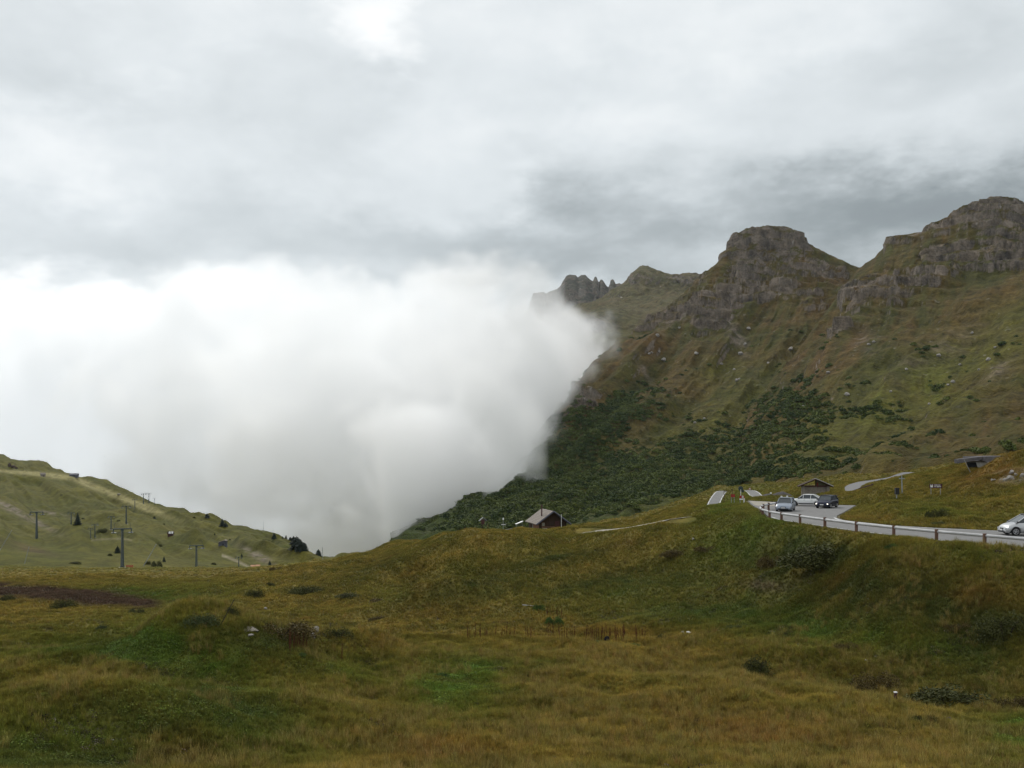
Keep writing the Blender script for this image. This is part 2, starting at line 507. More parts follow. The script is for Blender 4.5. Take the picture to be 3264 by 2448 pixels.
PATCH_R = [(1350, 2400, 260, 60, 0, .8), (2400, 2330, 500, 60, .1, .7), (600, 2400, 160, 60, 0, .6), (2000, 2020, 260, 30, 0, .5), (2500, 1770, 130, 60, .3, .9), (3100, 1900, 320, 60, .1, .8),
           (2750, 1890, 220, 50, .1, .5), (1350, 1880, 90, 60, .6, .5), (1500, 1960, 300, 40, 0, .3), (2900, 1660, 170, 20, 0, .4), (3180, 1500, 120, 40, -.3, 1.2)]
PATCH_S = [(400, 2160, 330, 60, .12, 1.0), (1900, 2080, 700, 60, .05, .9), (1200, 2230, 120, 90, 0, .6), (2300, 2250, 600, 60, .12, .8), (900, 1920, 500, 60, 0, .7), (300, 1840, 600, 36, 0, .8), (200, 1935, 300, 20, 0, .9), (2000, 1720, 260, 30, -.2, .4), (1800, 2400, 400, 60, 0, .5)]
PATCH_D = [(120, 2420, 280, 70, 0, .8), (480, 2300, 260, 55, .3, .7), (720, 2225, 210, 45, .3, .6), (320, 2065, 240, 34, 0, .5), (1650, 2130, 200, 30, 0, .35), (1450, 1880, 300, 34, -.3, .7), (2050, 1850, 260, 45, -.1, .65), (1250, 1800, 200, 20, -.4, .5), (1800, 1780, 240, 18, -.25, .5), (2250, 1960, 260, 50, .05, .6), (2600, 1850, 300, 70, .1, .7), (3050, 1960, 260, 60, .1, .7), (3150, 2040, 160, 80, 0, .7), (2900, 1850, 420, 90, .1, .55), (2600, 1930, 400, 60, .1, .45), (3100, 2130, 300, 60, .1, .5), (1700, 1800, 400, 30, -.15, .3), (2900, 2180, 420, 45, .18, .5), (850, 2040, 170, 60, .1, .9), (760, 2300, 240, 60, .3, .4), (400, 2440, 260, 60, 0, .6), (2600, 1760, 170, 50, .1, .9), (1900, 1860, 220, 25, -.3, .5), (1130, 1835, 200, 40, -.3, .35), (1560, 1900, 170, 25, -.3, .5)]  # dark growth, plus shade of the backlit bank and knoll fold as colour
def patches(u, v, L):
    s = 0
    for (a, b, c, d, r, k) in L:
        s = s + k * gb(u, v, a, b, c, d, r)
    return s
def ground_color(x, y, z):
    u, v = CU + F * x / y, HV - F * z / y
    p = XYZ(x, y)
    n1 = fbm(p / 14, 4)
    n2 = fbm(p / 3.2 + 9, 4)
    n3 = fbm(p / 6.0 + 31, 4)
    wu, wv = u + 70 * n3, v + 30 * n1
    n4 = fbm(p / 1.1 + 70, 3)
    c = mixc(OLIVE, STRAW, np.clip(0.35 + 0.9 * n1 + 1.0 * n2 + 0.5 * n4, 0, 1))
    c = mixc(c, STRAW, np.clip(patches(wu, wv, PATCH_S) * (0.7 + 0.9 * n2), 0, 1))
    c = mixc(c, RUST, np.clip(patches(wu, wv, PATCH_R) * (0.65 + 1.0 * n3) + np.clip(n3 * 1.2 - 0.28, 0, .6), 0, 0.85))
    g = patches(wu, wv, PATCH_G) * (0.75 + 1.0 * n2) + np.clip(0.9 * n1 + 1.0 * n2 - 0.45, 0, 1) * 0.8
    c = mixc(c, GREEN, np.clip(g, 0, 1))
    c = mixc(c, GREEN * 1.35, np.clip(.6 * gb(wu, wv, 1470, 2160, 110, 70) * (0.8 + n2), 0, 0.5))
    c = mixc(c, DEEP, np.clip(patches(wu, wv, PATCH_D) * (0.7 + 1.2 * n2), 0, 0.9))
    soil = np.clip(1.6 * np.exp(-((wv - 1882 - (u - 0) * 0.085) / 20) ** 2) * sst(u, 560, 430), 0, 1)
    c = mixc(c, BARE, soil)
    c = c * (1 + 0.55 * n4 + 0.35 * n2)[:, None].clip(.45, 1.6)
    # rocks breaking out of the mound at the right, rubble at the bank
    rk = gb(u, v, 3250, 1520, 90, 16, -.1) * (fy_ok(y, 100, 150))
    c = mixc(c, (0.26, 0.24, 0.21), np.clip(rk * 1.3 * (0.2 + 2.5 * n2), 0, 0.9))
    rk = gb(u, v, 2440, 1868, 60, 16, .1)
    c = mixc(c, (0.065, 0.050, 0.035), np.clip(rk * (.5 + 2 * n2), 0, 0.7))
    far = sst(y, 170, 330)
    c = mixc(c, mixc((0.075, 0.085, 0.022), (0.13, 0.115, 0.034), np.clip(0.45 + n1, 0, 1)), 0.7 * far)
    return c * np.array([2.06, 1.98, 1.75])
def fy_ok(y, a, b):
    return (y > a) & (y < b)
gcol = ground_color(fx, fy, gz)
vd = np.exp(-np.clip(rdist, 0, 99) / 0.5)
gcol = gcol * (1 - .45 * ((fy > 20) & (fy < 330)))[:, None]  # ground under the grass darkened to stand in for shade between tufts
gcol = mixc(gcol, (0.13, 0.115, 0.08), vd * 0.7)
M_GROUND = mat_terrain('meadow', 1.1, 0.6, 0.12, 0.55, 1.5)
V = np.stack([fx, fy, gz], -1)
# a coarse apron round and behind the viewpoint
ax, ay = np.meshgrid(np.linspace(-160, 160, 90), np.linspace(-80, 120, 70))
az_ = hgt(ax, np.maximum(ay, 1.5))
uu = CU + F * ax / np.maximum(ay, 1.5)
az_ = az_ - np.where((ay > 1.5) & (uu > TU[0]) & (uu < TU[-1]), 1.2, 0.25)
near = np.hypot(ax, ay) < 30
az_ = np.where(near, np.minimum(az_, -1.9 - 0.28 * np.hypot(ax, np.maximum(ay, 0))), az_)
AV = np.stack([ax.ravel(), ay.ravel(), az_.ravel()], -1)
AC = np.repeat(OLIVE[None], len(AV), 0)
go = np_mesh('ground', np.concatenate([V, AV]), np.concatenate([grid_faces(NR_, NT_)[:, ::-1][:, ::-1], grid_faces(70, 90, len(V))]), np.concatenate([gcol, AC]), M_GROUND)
tag(go, kind='structure')
register('ground', V)

# ------------------------------------------------------------------ hills and mountains
M_HILL = mat_terrain('pasture', 0.12, 0.5, 1.5, 0.6, 1.4)
M_MTN = mat_terrain('mountain_side', 0.09, 1.0, 5.0, 0.45, 1.6)
def sheet(name, curves, U, sub, smooths, disp, color, mat):
    pr = profile(curves, U, sub, smooths)
    G = np.stack([(U[None, :] - CU) / F * pr[..., 0], pr[..., 0], pr[..., 1]], -1)
    n = normals(G)
    T = np.linspace(0, 1, G.shape[0])[:, None] * np.ones((1, G.shape[1]))
    G2, aux = disp(G, n, T, np.repeat(U[None, :], G.shape[0], 0))
    n2 = normals(G2)
    c = color(G2.reshape(-1, 3), n2.reshape(-1, 3), aux)
    o = np_mesh(name, G2.reshape(-1, 3), grid_faces(*G.shape[:2]), c, mat)
    tag(o, kind='structure')
    register(name, G2.reshape(-1, 3))
    return o, G2

# left pasture hill
HC = [
 [(-1000, 300, 1860), (1200, 300, 1860)],
 [(-1000, 400, 1745), (0, 400, 1760), (400, 420, 1775), (700, 430, 1800), (900, 440, 1822), (1000, 440, 1835), (1200, 440, 1860)],
 [(-1000, 520, 1660), (0, 520, 1690), (400, 540, 1722), (700, 530, 1755), (900, 510, 1785), (1000, 500, 1805), (1200, 500, 1840)],
 [(-1000, 700, 1570), (0, 700, 1612), (200, 700, 1630), (400, 690, 1658), (700, 630, 1708), (900, 570, 1740), (1000, 545, 1785), (1200, 545, 1820)],
 [(-1000, 880, 1480), (0, 880, 1528), (200, 865, 1548), (400, 810, 1612), (700, 710, 1684), (900, 620, 1722), (1000, 560, 1776), (1200, 560, 1812)],
 [(-1000, 1050, 1330), (-300, 1050, 1420), (0, 1050, 1460), (60, 1050, 1476), (110, 1040, 1481), (170, 1020, 1498), (230, 1000, 1517), (330, 960, 1541), (370, 940, 1554), (450, 910, 1590), (550, 870, 1628), (620, 840, 1643), (700, 800, 1666), (780, 740, 1691), (870, 680, 1708), (940, 630, 1738), (990, 580, 1769), (1040, 570, 1786), (1100, 570, 1800), (1200, 570, 1815)],
 [(-1000, 1300, 1420), (0, 1300, 1540), (450, 1150, 1680), (900, 900, 1860), (1200, 800, 1900)],
]
def hill_disp(G, n, T, U):
    p = G.reshape(-1, 3)
    t = T.ravel()
    fade = np.clip(1 - np.abs(t - 0.932) / 0.05, 0, 1)
    # runnels that fall away to the lower right
    q = np.stack([(p[:, 0] * 0.85 + p[:, 1] * 0.52) / 42, (p[:, 1] * 0.85 - p[:, 0] * 0.52) / 420, p[:, 2] * 0], -1)
    gul = fbm(q + fbm(p / 110, 2)[:, None] * 0.4, 4, ridged=True)
    z = 13.0 * (gul - 0.25) * (1 - 0.8 * fade) + 2.2 * fbm(p / 60, 3) * (1 - 0.7 * fade) + 0.8 * fbm(p / 9, 3) * (1 - .6 * fade)
    u, v = CU + F * p[:, 0] / p[:, 1], HV - F * p[:, 2] / p[:, 1]
    z += 3.5 * gb(u, v, 890, 1745, 60, 34) * (t < 0.7) + 6 * gb(u, v, 300, 1750, 120, 18, .1) + 5 * gb(u, v, 640, 1760, 60, 14)
    z = z * sst(t, 0.03, 0.16)
    z -= 8 * (1 - sst(t, 0.0, 0.07))
    p2 = p.copy()
    p2[:, 2] += z
    return p2.reshape(G.shape), gul
def hill_col(p, n, gul):
    u, v = CU + F * p[:, 0] / p[:, 1], HV - F * p[:, 2] / p[:, 1]
    a = fbm(p / 60, 4)
    b = fbm(p / 12 + 4, 4)
    c = mixc((0.052, 0.058, 0.009), (0.098, 0.088, 0.017), np.clip(0.45 + 0.7 * a + 0.5 * b + 0.35 * gul, 0, 1))
    c = mixc(c, (0.032, 0.042, 0.015), np.clip(1.3 * b - 0.25 - 0.6 * gul, 0, 0.8))
    lin = np.interp(u, [-1000, 0, 139, 230, 330, 430, 520, 640], [1495, 1501, 1512, 1524, 1563, 1604, 1640, 1690])
    wd = np.interp(u, [0, 230, 400, 600], [4, 9, 11, 14])
    c = mixc(c, (0.26, 0.23, 0.10), np.clip(1.2 * np.exp(-((v - lin) / wd) ** 2) * sst(u, 620, 430), 0, 0.85))
    scar = gb(u, v, 85, 1650, 90, 9, .45) + gb(u, v, 180, 1640, 50, 5, .2) + gb(u, v, 20, 1610, 50, 6, .4) + gb(u, v, 820, 1770, 60, 12, .5)
    c = mixc(c, (0.20, 0.165, 0.13), np.clip(scar * (0.6 + 2.4 * b), 0, 0.8))
    c = mixc(c, (0.085, 0.055, 0.03), np.clip(gb(u, v, 60, 1740, 120, 10, .25) * (0.6 + b), 0, 0.6))
    pth = np.exp(-((v - np.interp(u, [700, 720, 760, 800], [1768, 1774, 1790, 1812])) / 4.5) ** 2) * (u > 708) * (u < 806)
    pth2 = np.exp(-((v - np.interp(u, [290, 320, 380, 420], [1722, 1719, 1717, 1722])) / 3) ** 2) * (u > 290) * (u < 420)
    c = mixc(c, (0.24, 0.21, 0.14), np.clip(pth + 0.4 * pth2, 0, 0.8))
    return c
UH = np.linspace(-950, 1180, 620)
sheet('hillside', HC, UH, [30, 80, 90, 100, 110, 30], [100, 80, 80, 60, 60, 8, 60], hill_disp, hill_col, M_HILL)

ROCK, ROCK_D, ROCK_W = map(np.array, ((0.112, 0.094, 0.076), (0.028, 0.025, 0.023), (0.200, 0.162, 0.126)))
def mtn_disp(crest, amp=1.0, cliffs=(), jag=2.0, sc=1.0, fall=(0.92, -0.38), terr=0.75):
    def f(G, n, T, U):
        p = G.reshape(-1, 3).copy()
        nn = n.reshape(-1, 3)
        t = T.ravel()
        u, v = CU + F * p[:, 0] / p[:, 1], HV - F * p[:, 2] / p[:, 1]
        fade = sst(np.abs(t - crest), 0, 0.07)
        fd2 = np.clip(np.abs(t - crest) / 0.02, 0, 1)
        fbg = sst(np.abs(t - crest), 0.01, 0.20)
        zh = np.clip((p[:, 2] + 40) / 300, 0, 1)
        wv = fbm(p / 160 / sc, 3)[:, None] * 0.5
        gul = fbm(np.stack([(p[:, 0] * fall[0] + p[:, 1] * fall[1]) / 52 / sc, (p[:, 1] * fall[0] - p[:, 0] * fall[1]) / 420 / sc, p[:, 2] / 500], -1) + wv, 5, ridged=True)
        big = fbm(p / 130 / sc + 3, 5)
        fine = fbm(p / 22 / sc, 5, 0.55)
        rg = fbm(p / 42 / sc + 8, 5, 0.55, ridged=True)
        rock = 0.26 * zh - 0.08 + 0.66 * fbm(p / 75 / sc + 20, 6, 0.58)
        cl = 0
        for (cu, cv, ru, rv, rot, k) in cliffs:
            cl = cl + k * gb(u, v, cu, cv, ru, rv, rot)
        rock = rock + 0.42 * cl
        rm = sst(rock, 0.31, 0.56)
        cm = sst(cl, 0.45, 0.95)
        d = amp * ((15 * big + 15 * (gul - 0.2)) * fbg + (2.2 + 5.5 * rm) * fine * (0.10 + 0.90 * fd2) * (0.5 + 0.5 * fade) + 11 * rm * (rg - 0.15) * fbg + 4 * rm * (rg - .15) * fade)
        p += nn * d[:, None]
        p[:, 2] -= 14 * (1 - sst(t, 0.0, 0.05))
        # ledges: beds of rock dipping gently, steps where the rock is bare
        H = 12 * sc
        q = p[:, 2] + 0.10 * p[:, 0] + 22 * sc * fbm(p / 90 / sc + 50, 4)
        fr = q / H - np.floor(q / H)
        stp = sst(fr, 0.35, 0.65) - fr
        p[:, 2] += terr * (0.35 * rm + 0.65 * cm) * H * stp * fade
        lip = np.exp(-((fr - 0.36) / 0.12) ** 2)
        p[:, 2] += jag * (1 - fade) * fbm(XYZ(u / 9, u * 0), 4)
        return p.reshape(G.shape), (rm, gul, fr, fine, rg)
    return f
def mtn_col(grass=((0.056, 0.054, 0.012), (0.094, 0.058, 0.019)), low=(0.036, 0.050, 0.011), zlow=(-40, 60), rk=1.0, screes=(), greens=()):
    def f(p, n, aux):
        rm, gul, fr, fine, rg = aux
        u, v = CU + F * p[:, 0] / p[:, 1], HV - F * p[:, 2] / p[:, 1]
        a = fbm(p / 70 + 2, 4)
        b = fbm(p / 14 + 6, 5, 0.6)
        s = fbm(np.stack([(p[:, 0] * .90 - p[:, 1] * .44) / 8, (p[:, 1] * .90 + p[:, 0] * .44) / 110, p[:, 2] / 140], -1), 4)
        c = mixc(grass[0], grass[1], np.clip(0.45 + 0.9 * a + 0.9 * s + 0.4 * b, 0, 1))
        c = mixc(c, (0.034, 0.036, 0.014), np.clip(-0.16 - 1.0 * gul - 1.0 * s, 0, 0.75))
        c = mixc(c, low, np.clip((1 - sst(p[:, 2], *zlow)) * 0.9 + 0.5 * b, 0, 1) * (1 - sst(p[:, 2], *zlow)))
        for (cu, cv, ru, rv, rot, k) in greens:
            c = mixc(c, (0.088, 0.090, 0.013), np.clip(k * gb(u, v, cu, cv, ru, rv, rot) * (0.7 + 1.2 * s), 0, 1))
        steep = 1 - n[:, 2]
        b2 = fbm(p / 30 + 26, 5, 0.6)
        r = np.clip(rm * (0.28 + 2.2 * np.clip(steep - 0.30, 0, 1) + 1.2 * b + 2.0 * b2) + 0.9 * sst(steep + .3 * b2, 0.50, 0.68), 0, 1)
        r = sst(r, .15, .75)
        sc_ = 0
        for (cu, cv, ru, rv, rot, k) in screes:
            sc_ = sc_ + k * gb(u, v, cu, cv, ru, rv, rot)
        r = np.clip(r + sc_ * (0.5 + 2.2 * b), 0, 1)
        rc = mixc(ROCK, ROCK_W, np.clip(0.35 + 1.3 * b + 0.6 * a, 0, 1))
        st = fbm(np.stack([p[:, 0] / 6, p[:, 1] / 14, p[:, 2] / 45], -1) + 11, 5, .6)
        rc = mixc(rc, ROCK_D, np.clip(0.20 - 1.5 * fine - 1.2 * (rg - 0.05) + 2.2 * st, 0, 0.92))
        rc = mixc(rc, (0.10, 0.075, 0.045), np.clip(1.2 * b2, 0, .6))
        c = mixc(c, rc * rk, r)
        # loose pale boulders
        c = mixc(c, (0.28, 0.26, 0.24), np.clip(6 * (fbm(p / 4.5 + 77, 2) - 0.47), 0, 0.8) * sst(p[:, 2], -20, 60) * (0.4 + 0.6 * rm))
        return c
    return f

# far jagged peaks
CE = [
 [(1600, 2300, 1240), (2300, 2300, 1150)],
 [(1600, 2500, 1120), (1800, 2500, 1060), (2300, 2500, 1000)],
 [(1600, 2800, 1060), (1670, 2800, 1010), (1684, 2800, 985), (1692, 2800, 960), (1700, 2800, 936), (1716, 2800, 934), (1732, 2800, 932), (1740, 2800, 938), (1752, 2800, 930), (1775, 2800, 924), (1787, 2800, 915), (1796, 2800, 895), (1806, 2800, 880), (1816, 2800, 876), (1834, 2800, 878), (1842, 2800, 886), (1852, 2800, 878), (1865, 2800, 878), (1876, 2800, 890), (1886, 2800, 897), (1892, 2800, 900), (1896, 2800, 884), (1900, 2800, 883), (1905, 2800, 900), (1912, 2800, 902), (1917, 2800, 892), (1925, 2800, 904), (1934, 2800, 916), (1944, 2800, 918), (1948, 2800, 895), (1953, 2800, 892), (1962, 2800, 908), (1975, 2800, 904), (1985, 2800, 910), (2060, 2800, 950), (2300, 2800, 960)],
 [(1600, 3000, 1250), (2300, 3000, 1250)],
]
UE = np.linspace(1600, 2200, 420)
sheet('far_mountain', CE, UE, [40, 90, 16], [60, 30, 0, 60],
      mtn_disp(0.89, 0.3, jag=0.0, sc=1.2, fall=(1.0, 0.1), terr=0.0, cliffs=[(1850, 980, 300, 90, 0, 2.)]), mtn_col(rk=0.8, grass=((0.07, 0.068, 0.05), (0.085, 0.075, 0.055))), M_MTN)
# brown peak and the grassy spur with its band of cliffs
CD = [
 [(1640, 1500, 1500), (1800, 1500, 1420), (2500, 1400, 1300)],
 [(1640, 1600, 1290), (1730, 1620, 1190), (1800, 1600, 1180), (1950, 1600, 1170), (2100, 1550, 1150), (2500, 1500, 1150)],
 [(1640, 1680, 1240), (1700, 1690, 1150), (1735, 1700, 1095), (1760, 1700, 1062), (1800, 1690, 1050), (1900, 1690, 1048), (2000, 1690, 1040), (2100, 1650, 1030), (2500, 1600, 1020)],
 [(1640, 1720, 1220), (1700, 1720, 1140), (1735, 1730, 1085), (1770, 1730, 1042), (1800, 1730, 1012), (1830, 1730, 1004), (1900, 1730, 1010), (1960, 1730, 1010), (2010, 1730, 1015), (2100, 1700, 1000), (2500, 1650, 980)],
 [(1640, 1850, 1215), (1735, 1850, 1083), (1770, 1850, 1040), (1800, 1850, 1008), (1850, 1900, 990), (1900, 1950, 980), (1960, 2000, 962), (2050, 2000, 950), (2200, 2000, 940), (2500, 1900, 920)],
 [(1640, 2000, 1212), (1770, 2000, 1038), (1850, 2100, 984), (1900, 2200, 965), (1940, 2250, 935), (1962, 2250, 922), (1975, 2250, 912), (1988, 2250, 905), (2003, 2250, 895), (2015, 2250, 880), (2024, 2250, 862), (2034, 2250, 854), (2048, 2250, 846), (2062, 2250, 848), (2080, 2250, 858), (2110, 2250, 869), (2140, 2250, 877), (2170, 2250, 883), (2174, 2250, 873), (2186, 2250, 871), (2210, 2250, 873), (2235, 2250, 880), (2255, 2250, 885), (2300, 2250, 880), (2500, 2250, 900)],
 [(1640, 2200, 1300), (2500, 2500, 1100)],
]
UD = np.linspace(1650, 2420, 460)
sheet('spur_mountain', CD, UD, [20, 60, 26, 60, 90, 14], [60, 30, 20, 16, 16, 0, 60],
      mtn_disp(0.948, 0.9, cliffs=[(1880, 1035, 130, 22, .02, 1.3), (2050, 890, 90, 30, 0, .9), (2200, 900, 60, 30, 0, .9), (1900, 1120, 200, 60, 0, -.8), (1950, 980, 130, 25, 0, -1.)], jag=3.0, sc=1.1, fall=(0.9, 0.4), terr=0.4),
      mtn_col(grass=((0.085, 0.078, 0.032), (0.105, 0.08, 0.038)), zlow=(-2000, -1000), greens=[(1880, 1075, 100, 25, 0, .8)]), M_MTN)
# massif with the flat-topped summit
CA = [
 [(1200, 330, 1870), (1350, 330, 1800), (2000, 350, 1790), (2600, 350, 1700), (3000, 330, 1600)],
 [(1200, 430, 1810), (1350, 430, 1740), (1500, 430, 1715), (1700, 440, 1688), (1900, 430, 1668), (2100, 430, 1650), (2300, 430, 1610), (2600, 420, 1560), (3000, 400, 1510)],
 [(1200, 520, 1785), (1350, 520, 1715), (1500, 540, 1672), (1600, 560, 1630), (1700, 560, 1600), (2000, 560, 1570), (2300, 560, 1530), (2600, 560, 1490), (3000, 560, 1440)],
 [(1200, 600, 1770), (1350, 600, 1700), (1500, 650, 1640), (1600, 680, 1580), (1700, 690, 1515), (1900, 700, 1450), (2100, 720, 1420), (2300, 740, 1390), (2600, 760, 1330), (3000, 800, 1280)],
 [(1200, 650, 1762), (1350, 650, 1692), (1500, 700, 1626), (1600, 750, 1566), (1700, 790, 1460), (1800, 810, 1370), (1900, 830, 1310), (2100, 880, 1240), (2300, 900, 1190), (2600, 920, 1130), (3000, 950, 1100)],
 [(1200, 690, 1756), (1350, 690, 1686), (1500, 740, 1620), (1600, 800, 1560), (1700, 850, 1448), (1800, 900, 1320), (1900, 950, 1190), (2000, 990, 1120), (2100, 1020, 1075), (2300, 1060, 1000), (2600, 1070, 970), (3000, 1080, 950)],
 [(1200, 720, 1752), (1350, 720, 1682), (1450, 740, 1645), (1500, 760, 1616), (1600, 830, 1556), (1650, 860, 1500), (1700, 890, 1440), (1750, 920, 1385), (1800, 950, 1308), (1850, 980, 1225), (1900, 1020, 1162), (1950, 1060, 1122), (2000, 1090, 1082), (2050, 1110, 1042), (2100, 1130, 1000), (2150, 1150, 965), (2200, 1170, 930), (2240, 1190, 895), (2270, 1195, 874), (2300, 1200, 852), (2400, 1205, 840), (2500, 1205, 830), (2600, 1205, 842), (2700, 1205, 880), (3000, 1205, 900)],
 [(1200, 730, 1751), (1350, 730, 1681), (1450, 750, 1644), (1500, 770, 1615), (1600, 840, 1555), (1650, 870, 1499), (1700, 900, 1439), (1750, 930, 1384), (1800, 960, 1307), (1850, 990, 1224), (1900, 1030, 1161), (1950, 1070, 1121), (2000, 1100, 1081), (2050, 1120, 1041), (2100, 1140, 999), (2150, 1160, 964), (2200, 1180, 928), (2230, 1195, 900), (2270, 1225, 872), (2296, 1225, 850), (2306, 1225, 835), (2315, 1225, 800), (2326, 1225, 775), (2340, 1225, 764), (2360, 1225, 753), (2400, 1225, 744), (2440, 1225, 742), (2500, 1225, 745), (2545, 1225, 750), (2556, 1225, 768), (2600, 1225, 797), (2700, 1225, 846), (2733, 1225, 858), (3000, 1225, 880)],
 [(1200, 760, 1750), (1350, 760, 1680), (1450, 790, 1643), (1500, 810, 1614), (1600, 880, 1554), (1650, 900, 1498), (1700, 930, 1438), (1750, 960, 1383), (1800, 990, 1306), (1850, 1020, 1223), (1900, 1060, 1160), (1950, 1100, 1120), (2000, 1130, 1080), (2050, 1150, 1040), (2100, 1170, 998), (2150, 1190, 963), (2200, 1210, 926), (2230, 1225, 898), (2260, 1245, 878), (2290, 1250, 855), (2300, 1250, 848), (2308, 1250, 830), (2316, 1250, 795), (2328, 1250, 772), (2340, 1250, 760), (2358, 1250, 748), (2376, 1250, 737), (2400, 1250, 731), (2430, 1250, 724), (2460, 1250, 722), (2490, 1250, 726), (2520, 1250, 730), (2543, 1250, 737), (2551, 1250, 748), (2555, 1250, 766), (2575, 1250, 778), (2620, 1250, 803), (2660, 1250, 823), (2700, 1250, 844), (2733, 1250, 856), (2800, 1250, 880), (3000, 1250, 900)],
 [(1200, 900, 1830), (1350, 900, 1760), (1700, 1100, 1600), (2000, 1400, 1300), (2500, 1600, 1000), (3000, 1600, 1000)],
]
UA = np.linspace(1250, 2900, 950)
LC = [(1880, 1290, 75, 70, .5, 1.6), (1800, 1370, 60, 50, .6, 1.2), (2420, 775, 170, 45, 0, 2.2), (2480, 920, 200, 50, -.2, .8), (2100, 1010, 160, 60, -.5, .9), (2370, 930, 150, 80, -.4, .8),
      (2250, 1060, 120, 55, -.5, .9), (2620, 1000, 120, 90, 0, .8), (2060, 1350, 26, 40, .2, .9), (2480, 1290, 60, 40, -.6, 1.0), (1960, 1380, 25, 45, 0, .9),
      (2100, 1250, 250, 100, -.5, -1.2), (2200, 1450, 500, 100, 0, -1.4), (1950, 1180, 90, 40, -.6, -.5)]
sheet('mountain', CA, UA, [10, 50, 60, 80, 80, 70, 26, 30, 12, 10][:9], [60, 80, 60, 60, 60, 50, 10, 0, 0, 60],
      mtn_disp(0.971, 0.85, cliffs=LC, jag=2.2), mtn_col(zlow=(-40, 40), screes=[(2350, 1080, 22, 90, -.5, .8), (2060, 1190, 12, 80, -.5, .5), (2160, 1010, 60, 40, -.5, .5)],
      greens=[(2450, 1300, 400, 120, -.4, .8), (2300, 1180, 90, 40, -.3, .7), (2150, 1600, 200, 20, 0, .7)]), M_MTN)
# nearer massif on the right
CB = [
 [(2150, 260, 1750), (2800, 240, 1680), (3264, 230, 1640), (4300, 220, 1600)],
 [(2150, 420, 1740), (2300, 400, 1660), (2400, 385, 1615), (2500, 370, 1590), (2700, 330, 1560), (2900, 310, 1530), (3100, 300, 1500), (3264, 290, 1478), (4300, 270, 1420)],
 [(2150, 540, 1680), (2300, 500, 1580), (2400, 485, 1525), (2500, 470, 1500), (2700, 450, 1470), (2900, 430, 1440), (3264, 410, 1380), (4300, 400, 1330)],
 [(2150, 600, 1660), (2300, 620, 1530), (2400, 620, 1410), (2600, 600, 1350), (2900, 580, 1270), (3264, 560, 1180), (4300, 560, 1130)],
 [(2150, 640, 1650), (2300, 680, 1500), (2400, 720, 1330), (2500, 750, 1260), (2700, 760, 1130), (2900, 760, 1060), (3264, 730, 980), (4300, 700, 930)],
 [(2150, 660, 1640), (2300, 730, 1480), (2400, 790, 1303), (2500, 840, 1210), (2600, 880, 1090), (2700, 900, 990), (2800, 930, 910), (3000, 920, 860), (3264, 900, 790), (4300, 850, 780)],
 [(2150, 670, 1638), (2300, 745, 1475), (2400, 820, 1292), (2500, 880, 1180), (2600, 950, 1040), (2680, 1020, 940), (2733, 1070, 868), (2760, 1080, 847), (2776, 1085, 838), (2790, 1085, 828), (2800, 1085, 815), (2822, 1085, 795), (2828, 1085, 779), (2838, 1085, 771), (2850, 1085, 773), (2856, 1085, 767), (2880, 1080, 762), (2905, 1080, 757), (2930, 1075, 748), (2948, 1070, 744), (2952, 1070, 724), (2965, 1070, 721), (2990, 1065, 715), (3015, 1060, 705), (3030, 1060, 698), (3028, 1060, 690), (3040, 1060, 684), (3060, 1055, 677), (3075, 1055, 665), (3100, 1050, 652), (3140, 1040, 641), (3175, 1040, 636), (3205, 1035, 638), (3230, 1030, 650), (3264, 1020, 662), (3400, 1000, 690), (3700, 980, 640), (4300, 950, 720)],
 [(2150, 800, 1600), (2500, 1100, 1300), (2733, 1300, 980), (4300, 1200, 850)],
]
UB = np.linspace(2200, 4150, 1000)
LB = [(3180, 830, 160, 50, -.15, 1.4), (3170, 665, 130, 30, 0, 1.7), (3010, 730, 90, 24, -.3, 1.3), (2870, 775, 70, 24, -.2, 1.2), (2900, 950, 170, 60, -.3, 1.1), (3040, 800, 160, 40, -.2, .8), (3200, 720, 140, 30, -.1, .8), (2720, 960, 60, 60, -.8, 1.0), (2680, 1070, 60, 40, 0, 1.0), (2900, 1060, 220, 60, -.3, .5),
      (3000, 1200, 500, 110, -.5, -1.0), (2900, 1400, 500, 100, 0, -1.4), (3450, 800, 200, 60, 0, 1)]
sheet('near_mountain', CB, UB, [8, 60, 90, 90, 100, 100, 10], [60, 80, 60, 60, 50, 30, 0, 60],
      mtn_disp(0.978, 0.8, cliffs=LB, jag=1.6, fall=(0.88, -0.47)), mtn_col(zlow=(-60, 0), screes=[(3000, 1110, 160, 40, -.5, .35), (2760, 1090, 30, 60, -.7, .5), (3180, 1180, 60, 20, -.6, .5), (3000, 1230, 40, 12, -.5, .6)],
      greens=[(2900, 1260, 500, 110, -.45, 1.0), (3200, 1050, 90, 90, -.7, .5)]), M_MTN)
